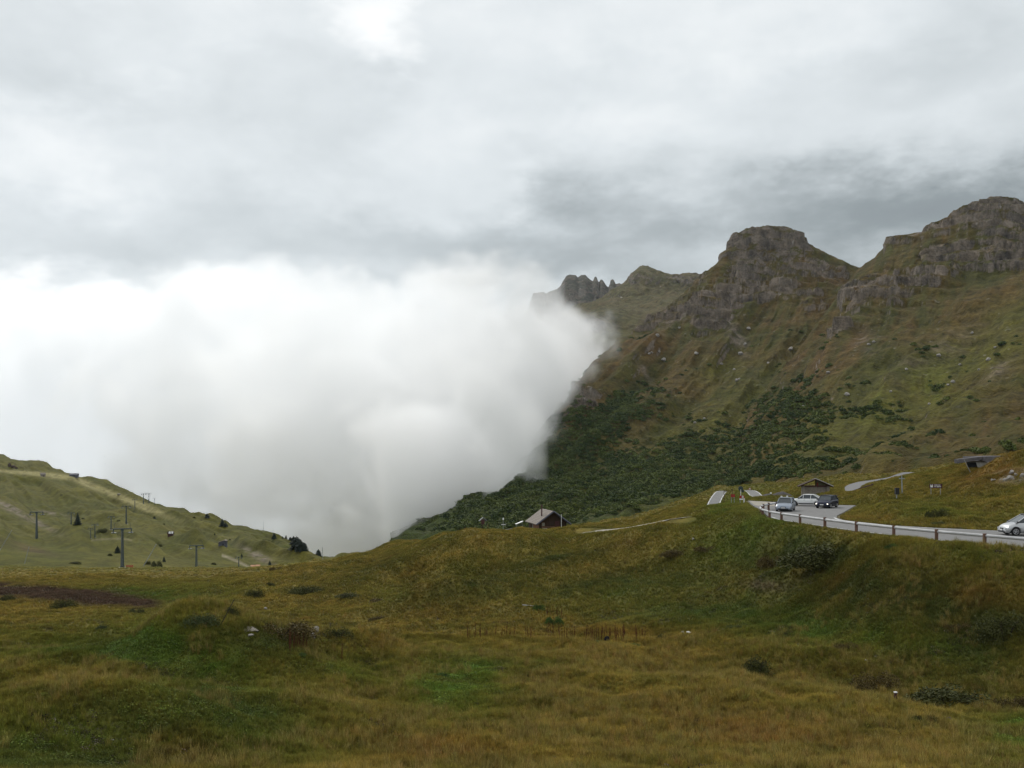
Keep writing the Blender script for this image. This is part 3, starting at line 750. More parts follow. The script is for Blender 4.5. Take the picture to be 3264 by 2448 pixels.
# ------------------------------------------------------------------ mesh collector for built things
rnd = random.Random(11)
class MB:
    def __init__(s):
        s.v, s.f = [], []
    def add(s, vs, fs):
        o = len(s.v)
        s.v += [tuple(q) for q in vs]
        s.f += [tuple(i + o for i in f) for f in fs]
        return s
    def box(s, c, d, rz=0.0, ry=0.0, taper=1.0):
        x, y, z = d[0] / 2, d[1] / 2, d[2] / 2
        vs = [Vector((a * x * (taper if e > 0 else 1), b * y * (taper if e > 0 else 1), e * z)) for e in (-1, 1) for b in (-1, 1) for a in (-1, 1)]
        M = Matrix.Rotation(rz, 3, 'Z') @ Matrix.Rotation(ry, 3, 'Y')
        return s.add([M @ q + Vector(c) for q in vs], [(0, 2, 3, 1), (4, 5, 7, 6), (0, 1, 5, 4), (2, 6, 7, 3), (0, 4, 6, 2), (1, 3, 7, 5)])
    def tube(s, a, b, r1, r2=None, n=10, cap=True):
        a, b = Vector(a), Vector(b)
        r2 = r1 if r2 is None else r2
        d = (b - a).normalized()
        q = d.to_track_quat('Z', 'Y')
        vs = []
        for c, r in ((a, r1), (b, r2)):
            for i in range(n):
                t = 2 * math.pi * i / n
                vs.append(c + q @ Vector((r * math.cos(t), r * math.sin(t), 0)))
        fs = [(i, (i + 1) % n, n + (i + 1) % n, n + i) for i in range(n)]
        if cap:
            fs += [tuple(range(n - 1, -1, -1)), tuple(range(n, 2 * n))]
        return s.add(vs, fs)
    def prism(s, pts, a, b, axis='y'):
        """closed outline (p, z) pushed from a to b along an axis"""
        n = len(pts)
        vs = [((p, t, z) if axis == 'y' else (t, p, z)) for t in (a, b) for p, z in pts]
        fs = [(i, (i + 1) % n, n + (i + 1) % n, n + i) for i in range(n)] + [tuple(range(n - 1, -1, -1)), tuple(range(n, 2 * n))]
        return s.add(vs, fs)
    def quad(s, *q):
        return s.add(q, [tuple(range(len(q)))])
    def build(s, name, m, parent=None, smooth=False, bevel=0.0):
        me = bpy.data.meshes.new(name)
        me.from_pydata(s.v, [], s.f)
        bm = bmesh.new()
        bm.from_mesh(me)
        bmesh.ops.recalc_face_normals(bm, faces=bm.faces)
        if bevel:
            bmesh.ops.bevel(bm, geom=list(bm.edges), offset=bevel, segments=2, affect='EDGES')
        bm.to_mesh(me)
        bm.free()
        if smooth:
            for p in me.polygons:
                p.use_smooth = True
        me.materials.append(m)
        o = bpy.data.objects.new(name, me)
        COL.objects.link(o)
        if parent:
            o.parent = parent
        return o
def empty(name, loc=(0, 0, 0), rz=0.0):
    o = bpy.data.objects.new(name, None)
    o.location = loc
    o.rotation_euler = (0, 0, rz)
    o.empty_display_size = 0.3
    COL.objects.link(o)
    return o
def copy_tree(o, parent=None):
    c = o.copy()
    COL.objects.link(c)
    if parent:
        c.parent = parent
    for ch in list(o.children):
        copy_tree(ch, c)
    return c
def gz_(x, y):
    return float(hgt(x, y))
def G(u, v, names=('ground',)):
    return pick(u, v, names)

# ------------------------------------------------------------------ materials
M_ASPH = mat_noise('asphalt', (0.145, 0.142, 0.138), (0.205, 0.20, 0.195), 1.5, 0.9, 0.25, 0.15, 0.01, objc=False)
M_LINE = mat_noise('road_paint', (0.55, 0.55, 0.53), (0.75, 0.75, 0.72), 3.0, 0.7, 0.3, 0, objc=False)
M_GRAV = mat_noise('gravel', (0.22, 0.20, 0.165), (0.40, 0.37, 0.31), 2.2, 0.95, 0.1, 0.6, 0.05, objc=False)
M_HEAP = mat_noise('dark_gravel', (0.05, 0.046, 0.045), (0.12, 0.11, 0.105), 5.0, 0.95, 0.1, 0.9, 0.1, objc=False)
M_SOIL = mat_noise('soil', (0.035, 0.02, 0.014), (0.075, 0.042, 0.028), 3.0, 0.95, 0.1, 0.9, 0.1, objc=False)
M_POST = mat_noise('brown_timber', (0.10, 0.055, 0.04), (0.20, 0.12, 0.09), 9.0, 0.85, 0.2, 0.4, 0.01, stretch=(1, 1, .15))
M_RAIL = mat_noise('weathered_rail', (0.33, 0.33, 0.33), (0.52, 0.52, 0.53), 2.5, 0.6, 0.4, 0.3, 0.01, stretch=(.3, .3, 1))
M_WOOD = mat_noise('dark_boards', (0.022, 0.014, 0.009), (0.070, 0.042, 0.026), 6.0, 0.85, 0.2, 0.6, 0.03, stretch=(3, 3, .2))
M_WOODL = mat_noise('warm_boards', (0.15, 0.075, 0.045), (0.30, 0.17, 0.11), 6.0, 0.85, 0.2, 0.6, 0.03, stretch=(4, 4, .2))
M_SHING = mat_noise('grey_shingles', (0.125, 0.106, 0.090), (0.31, 0.27, 0.235), 3.0, 0.85, 0.2, 0.7, 0.05, stretch=(.6, 3.5, 3.5))
M_FASC = mat_noise('slate_trim', (0.055, 0.058, 0.075), (0.10, 0.10, 0.125), 5.0, 0.7, 0.3, 0.2)
M_STEEL = mat_noise('dark_green_steel', (0.018, 0.033, 0.033), (0.035, 0.055, 0.052), 3.0, 0.55, 0.45, 0.1)
M_GALV = mat_noise('galvanised', (0.22, 0.24, 0.25), (0.34, 0.36, 0.37), 3.0, 0.5, 0.5, 0.1, metal=0.3)
M_CONC = mat_noise('concrete', (0.085, 0.08, 0.085), (0.17, 0.16, 0.165), 1.2, 0.9, 0.2, 0.4, 0.05)
M_CONCL = mat_noise('pale_concrete', (0.28, 0.27, 0.26), (0.45, 0.44, 0.42), 1.5, 0.9, 0.2, 0.4, 0.05)
M_WHITE = mat_noise('white_paint', (0.66, 0.66, 0.66), (0.82, 0.82, 0.81), 2.0, 0.5, 0.4, 0.05)
M_RED = mat_noise('red_paint', (0.22, 0.012, 0.010), (0.36, 0.025, 0.02), 3.0, 0.6, 0.4, 0.05)
M_BRN = mat_noise('brown_sign', (0.045, 0.012, 0.012), (0.07, 0.02, 0.018), 3.0, 0.6, 0.4, 0)
M_STONE = mat_noise('stone_wall', (0.16, 0.14, 0.12), (0.30, 0.27, 0.23), 2.5, 0.95, 0.1, 0.9, 0.1)
M_BOULD = mat_noise('pale_boulder', (0.20, 0.185, 0.165), (0.42, 0.39, 0.36), 1.6, 0.95, 0.1, 1.0, 0.12)
M_BOULB = mat_noise('brown_boulder', (0.05, 0.036, 0.028), (0.11, 0.08, 0.062), 2.6, 0.95, 0.1, 1.0, 0.12)
M_DARK = mat_noise('dark_interior', (0.006, 0.006, 0.008), (0.012, 0.012, 0.014), 2.0, 0.9, 0.1, 0)
M_TYRE = mat_noise('tyre_rubber', (0.012, 0.012, 0.012), (0.022, 0.022, 0.022), 8.0, 0.85, 0.2, 0.1)
M_RIM = mat_noise('wheel_rim', (0.30, 0.30, 0.31), (0.42, 0.42, 0.43), 6.0, 0.35, 0.5, 0, metal=0.6)
M_TRIM = mat_noise('black_plastic', (0.012, 0.012, 0.014), (0.02, 0.02, 0.022), 6.0, 0.6, 0.4, 0)
M_STALK = mat_noise('dry_seed_head', (0.075, 0.030, 0.016), (0.15, 0.065, 0.034), 30.0, 0.9, 0.1, 0)
def glass(name, c):
    m, t, b = new_mat(name, 0.08, 0.6)
    b.inputs['Base Color'].default_value = (*c, 1)
    return m
M_GLASS = glass('car_glass', (0.03, 0.04, 0.045))
def paint(name, c, coat=0.6, metal=0.3):
    m, t, b = new_mat(name, 0.35, 0.5, metal)
    n = t.noise(t.n('ShaderNodeTexCoord').outputs['Object'], 40.0, 2)
    t.put(b.inputs['Base Color'], t.ramp(n, [(0.3, tuple(q * .93 for q in c)), (0.7, c)]))
    b.inputs['Coat Weight'].default_value = coat * .5
    b.inputs['Coat Roughness'].default_value = 0.08
    return m
def lampmat(name, c, e):
    m, t, b = new_mat(name, 0.1, 0.6)
    b.inputs['Base Color'].default_value = (*c, 1)
    b.inputs['Emission Color'].default_value = (1.0, 0.93, 0.78, 1)
    b.inputs['Emission Strength'].default_value = e
    return m
M_LAMP = glass('lamp_glass', (0.55, 0.57, 0.6))
M_LAMPON = lampmat('lit_lamp', (0.8, 0.8, 0.75), 1.6)
def leafmat(name, c1, c2):
    m, t, b = new_mat(name, 0.75, 0.25)
    pos = t.n('ShaderNodeNewGeometry').outputs['Position']
    n = t.noise(pos, 2.2, 5, 0.7)
    at = t.n('ShaderNodeAttribute', attribute_name='Col')
    k = t.mr(n, 0.32, 0.68, 0.0, 1.0, 'LINEAR')
    mixn = t.n('ShaderNodeMix', data_type='RGBA')
    t.put(mixn.inputs[0], k)
    mixn.inputs[6].default_value = (*c1, 1)
    mixn.inputs[7].default_value = (*c2, 1)
    t.put(b.inputs['Base Color'], mixn.outputs[2])
    return m
M_LEAF = leafmat('willow_leaves', (0.026, 0.032, 0.008), (0.085, 0.088, 0.020))
M_LEAFG = leafmat('bright_leaves', (0.030, 0.060, 0.010), (0.075, 0.135, 0.022))
M_LEAFT = leafmat('blue_green_leaves', (0.032, 0.048, 0.016), (0.080, 0.100, 0.034))
M_LEAFB = leafmat('russet_leaves', (0.045, 0.034, 0.010), (0.125, 0.090, 0.024))
M_NEEDLE = leafmat('conifer_needles', (0.010, 0.018, 0.012), (0.026, 0.038, 0.022))
M_BARK = mat_noise('bark', (0.03, 0.022, 0.017), (0.07, 0.055, 0.045), 6.0, 0.95, 0.1, 0.6, 0.03)

# ------------------------------------------------------------------ roads
def road_sheet():
    pts = [tuple(p) for p in ROAD]
    me = bpy.data.meshes.new('road')
    bm = bmesh.new()
    vs = [bm.verts.new((x, y, RZ + 0.0)) for x, y in pts]
    f = bm.faces.new(vs)
    if f.normal.z < 0:
        f.normal_flip()
    ex = bmesh.ops.extrude_face_region(bm, geom=[f])
    for q in ex['geom']:
        if isinstance(q, bmesh.types.BMVert):
            q.co.z += 0.06
    bmesh.ops.recalc_face_normals(bm, faces=bm.faces)
    bmesh.ops.triangulate(bm, faces=bm.faces)
    bm.to_mesh(me)
    bm.free()
    me.materials.append(M_ASPH)
    o = bpy.data.objects.new('road', me)
    COL.objects.link(o)
    tag(o, kind='structure')
road_sheet()
def strip(name, line, w, z, m, kind='structure', drape=False, tilt=0.0):
    line = [Vector(p) for p in line]
    v, f = [], []
    for i, p in enumerate(line):
        a = line[max(i - 1, 0)]
        b = line[min(i + 1, len(line) - 1)]
        d = (b - a)
        d.z = 0
        d.normalize()
        n = Vector((-d.y, d.x, 0))
        qs = [p + n * w * (.5 - j_ / 4) + Vector((0, 0, z)) for j_ in range(5)]
        qs = [Vector((q.x, q.y, q.z + tilt * (q.y - p.y))) for q in qs]
        if drape:
            qs = [Vector((q.x, q.y, gz_(q.x, q.y) + z)) for q in qs]
        v += qs
        if i:
            for j_ in range(4):
                k = 5 * i + j_
                f.append((k - 5, k - 4, k + 1, k))
    mb = MB().add(v, f)
    o = mb.build(name, m)
    tag(o, kind=kind)
    return o
def plane_line(pts, z=RZ, sub=6):
    a = [Vector((*R(*p), z)) for p in pts]
    out = []
    for i in range(len(a) - 1):
        p0, p1, p2, p3 = a[max(i - 1, 0)], a[i], a[i + 1], a[min(i + 2, len(a) - 1)]
        for k in range(sub):
            t = k / sub
            out.append(0.5 * ((2 * p1) + (-p0 + p2) * t + (2 * p0 - 5 * p1 + 4 * p2 - p3) * t * t + (-p0 + 3 * p1 - 3 * p2 + p3) * t ** 3))
    out.append(a[-1])
    return out
def shrink(line, d):
    out = []
    for i, p in enumerate(line):
        t = (line[min(i + 1, len(line) - 1)] - line[max(i - 1, 0)]).normalized()
        out.append(p + Vector((-t.y, t.x, 0)) * d)
    return out
near_line = plane_line(ROAD_NEAR)
strip('road_edge_line', shrink(near_line, 0.25), 0.16, 0.066, M_LINE)
far_line = plane_line([(2667, 1652), (2690, 1660), (2760, 1668), (2846, 1677), (2983, 1685), (3136, 1692), (3264, 1698), (3500, 1718)])
strip('road_edge_line', shrink(far_line, -0.25), 0.16, 0.066, M_LINE)
# pale gravel apron behind the bend
ap = [R(*p) for p in [(2390, 1598), (2470, 1602), (2530, 1608), (2560, 1613), (2480, 1614), (2432, 1616), (2405, 1612)]]
mb = MB()
n_ = len(ap)
mb.add([(x, y, RZ + 0.064) for x, y in ap], [tuple(range(n_))])
tag(mb.build('gravel_apron', M_GRAV), kind='structure')
for nm, (L, hw) in LANE_W.items():
    strip(nm, L, hw * 2, 0.10 if nm != 'mountain_road' else 0.0, M_GRAV if nm == 'gravel_path' else M_ASPH, drape=nm != 'mountain_road')
    if nm == 'mountain_road':
        for sgn in (-1, 1):
            strip(nm + '_line', shrink([Vector(p) for p in L], sgn * (hw - 0.15)), 0.12, 0.006, M_LINE)
# ------------------------------------------------------------------ guard rail round the bend
gr = empty('guardrail', (*R(2549, 1667), RZ))
tag(gr, 'brown posts carrying one pale grey rail along the near edge of the bend', 'guardrail')
inv = Matrix.Translation(-Vector(gr.location))
RP = [(2473, 1622), (2449, 1627), (2432, 1631), (2424.5, 1637), (2430, 1645), (2452, 1652.5), (2490, 1660), (2549, 1669), (2628, 1681), (2728, 1695), (2847, 1709), (2983, 1723.5), (3136, 1738), (3310, 1754), (3500, 1770)]
rp = [Vector((*R(*p), RZ)) for p in RP]
pm = MB()
for i, p in enumerate(rp):
    p = p + Vector((0, -0.12, 0))
    q = inv @ p
    mbp = MB()
    g0 = min(gz_(p.x, p.y) - 0.25, RZ - 0.3) - RZ
    h = 0.86 + rnd.uniform(-.03, .03)
    mbp.box((q.x, q.y, (h + g0) / 2), (0.22, 0.17, h - g0), rz=rnd.uniform(-.1, .1))
    mbp.build('post', M_POST, gr, bevel=0.015)
rl = plane_line(RP, sub=5)
mbr = MB()
prev = None
for p in rl:
    q = inv @ (p + Vector((0, 0.06, 0)))
    if prev is not None:
        d = (q - prev)
        mbr.tube(prev + Vector((0, 0, 0.68)), q + Vector((0, 0, 0.68)) + d * 0.02, 0.115, n=8, cap=False)
    prev = q
mbr.build('rail', M_RAIL, gr, smooth=True)

# ------------------------------------------------------------------ cars
def wheel(parent, x, y, r, w_=0.19, spokes=5):
    o = MB().tube((x, y - w_ / 2, r), (x, y + w_ / 2, r), r, n=24).build('wheel', M_TYRE, parent, bevel=0.0)
    s = 1 if y > 0 else -1
    mb = MB()
    yo = y + s * (w_ / 2 + 0.004)
    mb.tube((x, yo - s * 0.02, r), (x, yo, r), r * 0.30, n=14)
    for k in range(spokes):
        a = 2 * math.pi * k / spokes + 0.3
        ca, sa = math.cos(a), math.sin(a)
        p = Vector((x + ca * r * 0.36, yo, r + sa * r * 0.36))
        mb.tube((x, yo, r), (x + ca * r * 0.64, yo, r + sa * r * 0.64), r * 0.13, r * 0.10, n=5)
    for k in range(20):
        a, b = 2 * math.pi * k / 20, 2 * math.pi * (k + 1) / 20
        mb.quad(*[(x + math.cos(t) * q, yo + s * 0.006, r + math.sin(t) * q) for t, q in ((a, r * .56), (b, r * .56), (b, r * .68), (a, r * .68))])
    mb.build('rim', M_RIM, o)
    MB().tube((x, yo - s * 0.06, r), (x, yo - s * 0.03, r), r * 0.60, n=18).build('brake_disc', M_DARK, o)
def make_car(name, label, loc, heading, L, W, H, pts_hood, cab, body_m, lit=False, wb=(0.19, 0.80), r=0.31, group=None, plate=True, trunk=None, seams=(0.42, 0.62)):
    """pts_hood: (x/L, z) along the shoulder from the nose to the tail; cab: x/L of windscreen foot, roof front, roof back, rear glass foot"""
    root = empty(name, loc, heading)
    tag(root, label, 'car', group)
    hx = [q[0] for q in pts_hood]
    hz = [q[1] for q in pts_hood]
    N = 34
    V_, F_ = [], []
    xw = [wb[0] * L, wb[1] * L]
    for i in range(N + 1):
        s = i / N
        x = L / 2 - s * L
        ztop = np.interp(s, hx, hz)
        plan = 1 - 0.16 * max(0, 1 - s / 0.10) ** 2 - 0.10 * max(0, (s - 0.93) / 0.07) ** 2
        w2 = W / 2 * plan
        zb = 0.19 + 0.05 * max(0, 1 - s / 0.06) + 0.07 * max(0, (s - 0.95) / 0.05)
        arch = 0
        for xx in xw:
            d = abs(s * L - xx)
            if d < r * 1.16:
                arch = max(arch, math.sqrt((r * 1.16) ** 2 - d * d) + r)
        zs = max(zb, arch)
        sec = [(w2 * 0.80, zb if not arch else zs - 0.02), (w2 * 0.97, zs), (w2, max(zs + 0.02, 0.45)), (w2 * 0.995, max(zs + 0.04, 0.62)), (w2 * 0.955, max(ztop - 0.10, zs + 0.06)), (w2 * 0.90, ztop - 0.03), (w2 * 0.70, ztop + 0.004), (0, ztop + 0.03)]
        ring = [(x, y, z) for y, z in sec] + [(x, -y, z) for y, z in sec[-2::-1]]
        V_ += ring
    n = 15
    for i in range(N):
        for j in range(n - 1):
            F_.append((i * n + j, i * n + j + 1, (i + 1) * n + j + 1, (i + 1) * n + j))
        F_.append((i * n + n - 1, i * n, (i + 1) * n, (i + 1) * n + n - 1))
    F_ += [tuple(range(n)), tuple(range(N * n + n - 1, N * n - 1, -1))]
    body = MB().add(V_, F_).build('body', body_m, root, smooth=True)
    # cabin: glass hull, roof skin, pillars
    a, b, c, d = [L / 2 - q * L for q in cab]
    zf, zr = np.interp(cab[0], hx, hz), np.interp(cab[3], hx, hz)
    wl, wt = W / 2 * 0.90, W / 2 * 0.70
    zt = H - 0.035
    low = [(a, wl, zf - .02), (d, wl, zr - .02), (d, -wl, zr - .02), (a, -wl, zf - .02)]
    top = [(b, wt, zt - 0.01), (c, wt, zt - 0.01), (c, -wt, zt - 0.01), (b, -wt, zt - 0.01)]
    MB().add(low + top, [(0, 1, 5, 4), (1, 2, 6, 5), (2, 3, 7, 6), (3, 0, 4, 7), (4, 5, 6, 7)]).build('window_glass', M_GLASS, root)
    rf = MB()
    NR = 8
    vs, fs = [], []
    for i in range(NR + 1):
        s = i / NR
        x = (b + 0.05) * (1 - s) + (c - 0.06) * s
        crown = 0.035 * (1 - (2 * s - 1) ** 2)
        for q in (-1.04, -0.75, 0, 0.75, 1.04):
            vs.append((x, wt * q, zt - 0.015 + crown + (0.03 if abs(q) < 1 else 0) + (0.012 if q == 0 else 0)))
        if i:
            for j in range(4):
                k = (i - 1) * 5 + j
                fs.append((k, k + 1, k + 6, k + 5))
    rf.add(vs, fs).build('roof', body_m, root, smooth=True)
    mid = (cab[1] + cab[2]) / 2
    for sy in (1, -1):
        pl = MB()
        for lo_, hi_, t_ in (((a, zf), (b, zt), 0.035), ((d, zr), (c, zt), 0.06)):
            pl.tube((lo_[0], sy * (wl + .005), lo_[1]), (hi_[0], sy * (wt + .008), hi_[1]), t_, n=6)
        for q in (seams if isinstance(seams, tuple) else ()):
            x = L / 2 - q * L
            k = np.interp(x, [d, c, b, a], [0, 1, 1, 0])
            pl.tube((x, sy * (wl + .004), 0.5 * (zf + zr)), (x - 0.04, sy * (wt + .006), zt), 0.028, n=6)
        pl.tube((b, sy * (wt + .01), zt), (c, sy * (wt + .01), zt), 0.028, n=6)
        pl.build('window_frame', body_m, root)
    for sx in xw:
        for sy in (1, -1):
            wheel(root, L / 2 - sx, sy * (W / 2 - 0.115), r)
    un = MB()
    un.box((0, 0, 0.27), (L * 0.86, W * 0.72, 0.18))
    un.build('underbody', M_DARK, root)
    zh = np.interp(0.03, hx, hz)
    for sy in (1, -1):
        hl = MB().box((L / 2 - 0.085 * 1.0, sy * W * 0.345, zh - 0.17), (0.14, W * 0.19, 0.135), rz=-sy * 0.42)
        hl.build('headlight', M_LAMPON if lit else M_LAMP, root, bevel=0.03)
        tl = MB().box((-L / 2 + 0.06, sy * W * 0.385, np.interp(.97, hx, hz) - 0.20), (0.10, W * 0.13, 0.20), rz=sy * 0.35)
        tl.build('tail_light', M_RED, root, bevel=0.02)
        MB().box((a - 0.10, sy * (wl + 0.10), zf + 0.10), (0.12, 0.17, 0.12)).build('wing_mirror', M_TRIM, root, bevel=0.025)
        for q in seams[:2]:
            MB().box((L / 2 - q * L - 0.16, sy * W * 0.495, 0.5 * (zf + zr) - 0.16), (0.15, 0.03, 0.03)).build('door_handle', M_TRIM, root)
        MB().box((0, sy * (W / 2 * 0.985), 0.30), (L * 0.40, 0.03, 0.10)).build('sill', M_TRIM, root)
    MB().box((L / 2 - 0.02, 0, zh - 0.17), (0.07, W * 0.34, 0.085)).build('grille', M_TRIM, root, bevel=0.01)
    MB().box((L / 2 + 0.0, 0, 0.29), (0.10, W * 0.62, 0.11)).build('air_intake', M_TRIM, root, bevel=0.02)
    if plate:
        MB().box((L / 2 + 0.045, 0, 0.42), (0.02, 0.42, 0.10)).build('number_plate', M_WHITE, root)
    return root
P_LB = paint('light_blue_paint', (0.26, 0.30, 0.36), metal=0.5)
P_WH = paint('white_car_paint', (0.74, 0.75, 0.74), metal=0.0)
P_DB = paint('dark_blue_paint', (0.006, 0.010, 0.032), coat=.25, metal=0.0)
P_DB.node_tree.nodes['Principled BSDF'].inputs['Specular IOR Level'].default_value = .25
P_SI = paint('silver_paint', (0.48, 0.49, 0.50), metal=0.55)
HATCH = [(0, .50), (.012, .62), (.04, .70), (.12, .80), (.26, .90), (.34, .93), (.6, .95), (.9, .96), (.98, .90), (1, .60)]
SEDAN = [(0, .48), (.012, .60), (.04, .68), (.14, .80), (.30, .90), (.6, .92), (.80, .93), (.95, .90), (.99, .78), (1, .55)]
MPV = [(0, .50), (.012, .62), (.04, .74), (.10, .88), (.20, 1.0), (.4, 1.03), (.9, 1.06), (.98, 1.0), (1, .60)]
ROADZ = RZ + 0.06
def on_road(u, v):
    return (*R(u, v, ROADZ), ROADZ)
make_car('hatchback', 'light blue grey hatchback coming round the bend beside the rail', on_road(2504, 1628), rad(-90 - 22), 4.1, 1.74, 1.46, HATCH, (.24, .41, .86, .98), P_LB, group='cars in the lay-by')
make_car('sedan', 'white four door sedan parked side on in the lay-by', on_road(2572, 1612), rad(180 - 24), 4.35, 1.72, 1.40, SEDAN, (.27, .42, .70, .88), P_WH, r=0.30, group='cars in the lay-by')
make_car('hatchback', 'dark blue hatchback with its headlights on, behind the light blue car', on_road(2636, 1618), rad(-90 - 34), 3.95, 1.68, 1.46, HATCH, (.24, .40, .84, .97), P_DB, lit=True, group='cars in the lay-by')
make_car('minivan', 'silver minivan driving in from the right edge of the picture', (R(3191, 1705, ROADZ)[0] + 2.22, 81.3, ROADZ), rad(180 - 3), 4.4, 1.8, 1.64, MPV, (.17, .40, .90, .985), P_SI, r=0.325, wb=(.17, .79))

# ------------------------------------------------------------------ wooden hut on the knoll
def yaw_to(loc, dx, dy):
    return math.atan2(dy, dx)
hut = empty('wooden_hut', (8.24 - 0.2, 200.0, -15.3), rad(12.3))
tag(hut, 'small dark wooden hut with a grey shingled gable roof and stovepipe', 'hut')
hw_, hl_, ea, rg_ = 3.1, 9.6, 1.35, 3.75      # half width, length, eave and ridge height above the base
gab = [(-hw_ + .35, 0), (hw_ - .35, 0), (hw_ - .35, ea + .25), (0, rg_ - .12), (-hw_ + .35, ea + .25)]
MB().prism(gab, 0.75, hl_ - .4).build('wall', M_WOOD, hut)
MB().box((-hw_ + .33, 3.2, ea / 2 + .1), (0.08, 4.9, ea + .1)).build('side_wall', M_WOODL, hut)
for k in range(4):
    MB().box((-hw_ + .27, 0.95 + k * 1.5, ea / 2 + .1), (0.10, 0.22, ea + .15)).build('wall_post', M_GALV if k == 3 else M_WOODL, hut)
rf = empty  # keep name short
def roof_slab(sgn):
    a = Vector((0, 0, rg_ + .10))
    b = Vector((sgn * (hw_ + .32), 0, ea - .02))
    mb = MB()
    rows = 11
    for i in range(rows):
        t0, t1 = i / rows, (i + 1) / rows
        p, q = a.lerp(b, t0), a.lerp(b, t1)
        lift = 0.035
        vs = [(p.x, -0.1, p.z), (p.x, hl_, p.z), (q.x, hl_, q.z + lift), (q.x, -0.1, q.z + lift), (p.x, -0.1, p.z - .11), (p.x, hl_, p.z - .11), (q.x, hl_, q.z - .11), (q.x, -0.1, q.z - .11)]
        mb.add(vs, [(0, 1, 2, 3), (4, 7, 6, 5), (0, 3, 7, 4), (1, 5, 6, 2), (3, 2, 6, 7), (0, 4, 5, 1)])
    return mb
for sgn in (-1, 1):
    r_ = roof_slab(sgn).build('roof', M_SHING, hut)
    a, b = Vector((0, -0.16, rg_ + .02)), Vector((sgn * (hw_ + .34), -0.16, ea - .10))
    MB().tube(a, b, 0.17, n=4).build('bargeboard', M_FASC, r_)
MB().tube((-1.55, 3.3, 2.2), (-1.55, 3.3, 4.75), 0.13, n=10).tube((-1.55, 3.3, 4.6), (-1.55, 3.3, 4.85), 0.2, 0.2, n=10).build('stovepipe', M_BRN, hut)
f = MB().box((-1.9, 0.70, 1.25), (0.62, 0.06, 0.7)).build('window', M_WOODL, hut)
MB().box((-1.9, 0.655, 1.25), (0.5, 0.03, 0.58)).build('pane', glass('hut_glass', (0.25, 0.26, 0.22)), f)
MB().box((0.9, 0.72, 0.95), (0.85, 0.05, 1.8)).build('door', M_BRN, hut)
MB().box((-1.0, 0.3, 0.75), (2.6, 0.3, 0.10)).box((-2.1, 0.3, .35), (.1, .25, .7)).box((0.1, 0.3, .35), (.1, .25, .7)).build('bench', M_WOODL, hut)
tag(MB().tube((15.55 - 6.1, 198.2, -15.6), (15.55 - 6.1, 198.2, -12.0), 0.045, n=6).build('flagpole', M_WHITE), 'thin white pole standing in front of the hut gable', 'pole')
hc = P(1737, 1686, 198.0)
tag(MB().box((hc.x, hc.y, hc.z), (0.85, 0.25, 0.28)).box((hc.x - .3, hc.y, hc.z - .35), (.06, .2, .5)).box((hc.x + .3, hc.y, hc.z - .35), (.06, .2, .5)).build('trough', M_CONCL, bevel=.02), 'pale box standing at the left foot of the hut gable', 'box')
aw = P(1655, 1666, 205)
t = empty('awning', (aw.x, aw.y, aw.z - 2.0), rad(10))
tag(t, 'tilted white panel on legs left of the hut', 'panel')
MB().box((0, 0, 2.0), (1.55, 1.0, 0.10), ry=-rad(22)).build('panel', M_WHITE, t)
for sx in (-.6, .6):
    MB().tube((sx, 0, -0.6), (sx, 0, 1.95 + sx * .35), 0.04, n=6).build('leg', M_GALV, t)

# wayside shrine, signpost and boulder beside the path
q = P(1537, 1697, 186)
t = empty('wayside_shrine', q)
tag(t, 'wooden wayside cross with a small pitched roof behind a pale boulder', 'shrine')
MB().box((0, 0, 0.95), (0.16, 0.16, 1.9)).build('post', M_WOOD, t)
MB().box((0.12, 0.02, 1.9), (0.62, 0.3, 0.85)).build('niche', M_BRN, t)
for sgn in (-1, 1):
    MB().box((0.12 + sgn * 0.36, 0, 2.38), (0.92, 0.55, 0.09), ry=sgn * rad(42)).build('roof', M_WHITE if sgn < 0 else M_FASC, t)
q = P(1604, 1697, 184)
t = empty('signpost', q)
tag(t, 'thin grey signpost with a white lamp top and one white board', 'signpost')
MB().tube((0, 0, 0), (0, 0, 2.35), 0.035, n=8).build('pole', M_GALV, t)
MB().box((0.05, -.05, 1.40), (0.74, 0.04, 0.13)).build('sign_board', M_WHITE, t)
MB().box((0, 0, 2.4), (0.26, 0.2, 0.42), taper=.6).build('cap', M_WHITE, t, bevel=.02)
q = P(1555, 1697, 184)
tag(MB().tube(q, q + Vector((0, 0, 1.5)), 0.025, n=6).build('stake', M_WOODL), 'thin wooden stake just right of the wayside shrine', 'stake')
q = P(1615, 1692, 186)
t = empty('bench', q, rad(-20))
tag(t, 'low pale bench on the crest left of the hut', 'bench')
MB().box((0.3, 0, .32), (1.5, .35, .07), ry=-rad(10)).build('seat', M_CONCL, t)
for sx in (-.3, .8):
    MB().box((sx, 0, .1), (.1, .3, .42)).build('leg', M_BRN, t)

# ------------------------------------------------------------------ rocks
def rock_mesh(name, seed, sub=4, rough=0.5, flat=0.8):
    bm = bmesh.new()
    bmesh.ops.create_icosphere(bm, subdivisions=sub, radius=1.0)
    co_ = np.array([v.co[:] for v in bm.verts])
    d = 1 + rough * 0.45 * fbm(co_ * 1.1 + seed * 9.1, 4) + rough * 0.25 * fbm(co_ * 2.7 + seed, 3, ridged=True)
    co_ = co_ * d[:, None]
    # a few flat cleavage faces
    r_ = np.random.RandomState(seed)
    for k in range(7):
        n = r_.normal(size=3)
        n /= np.linalg.norm(n)
        h = r_.uniform(.62, .85)
        e = co_ @ n - h
        co_ -= np.clip(e, 0, None)[:, None] * n * 0.9
    co_[:, 2] *= flat
    for v, c in zip(bm.verts, co_):
        v.co = c
    me = bpy.data.meshes.new(name)
    bm.to_mesh(me)
    bm.free()
    return me
ROCKS = [rock_mesh('rock', k) for k in range(1, 5)]
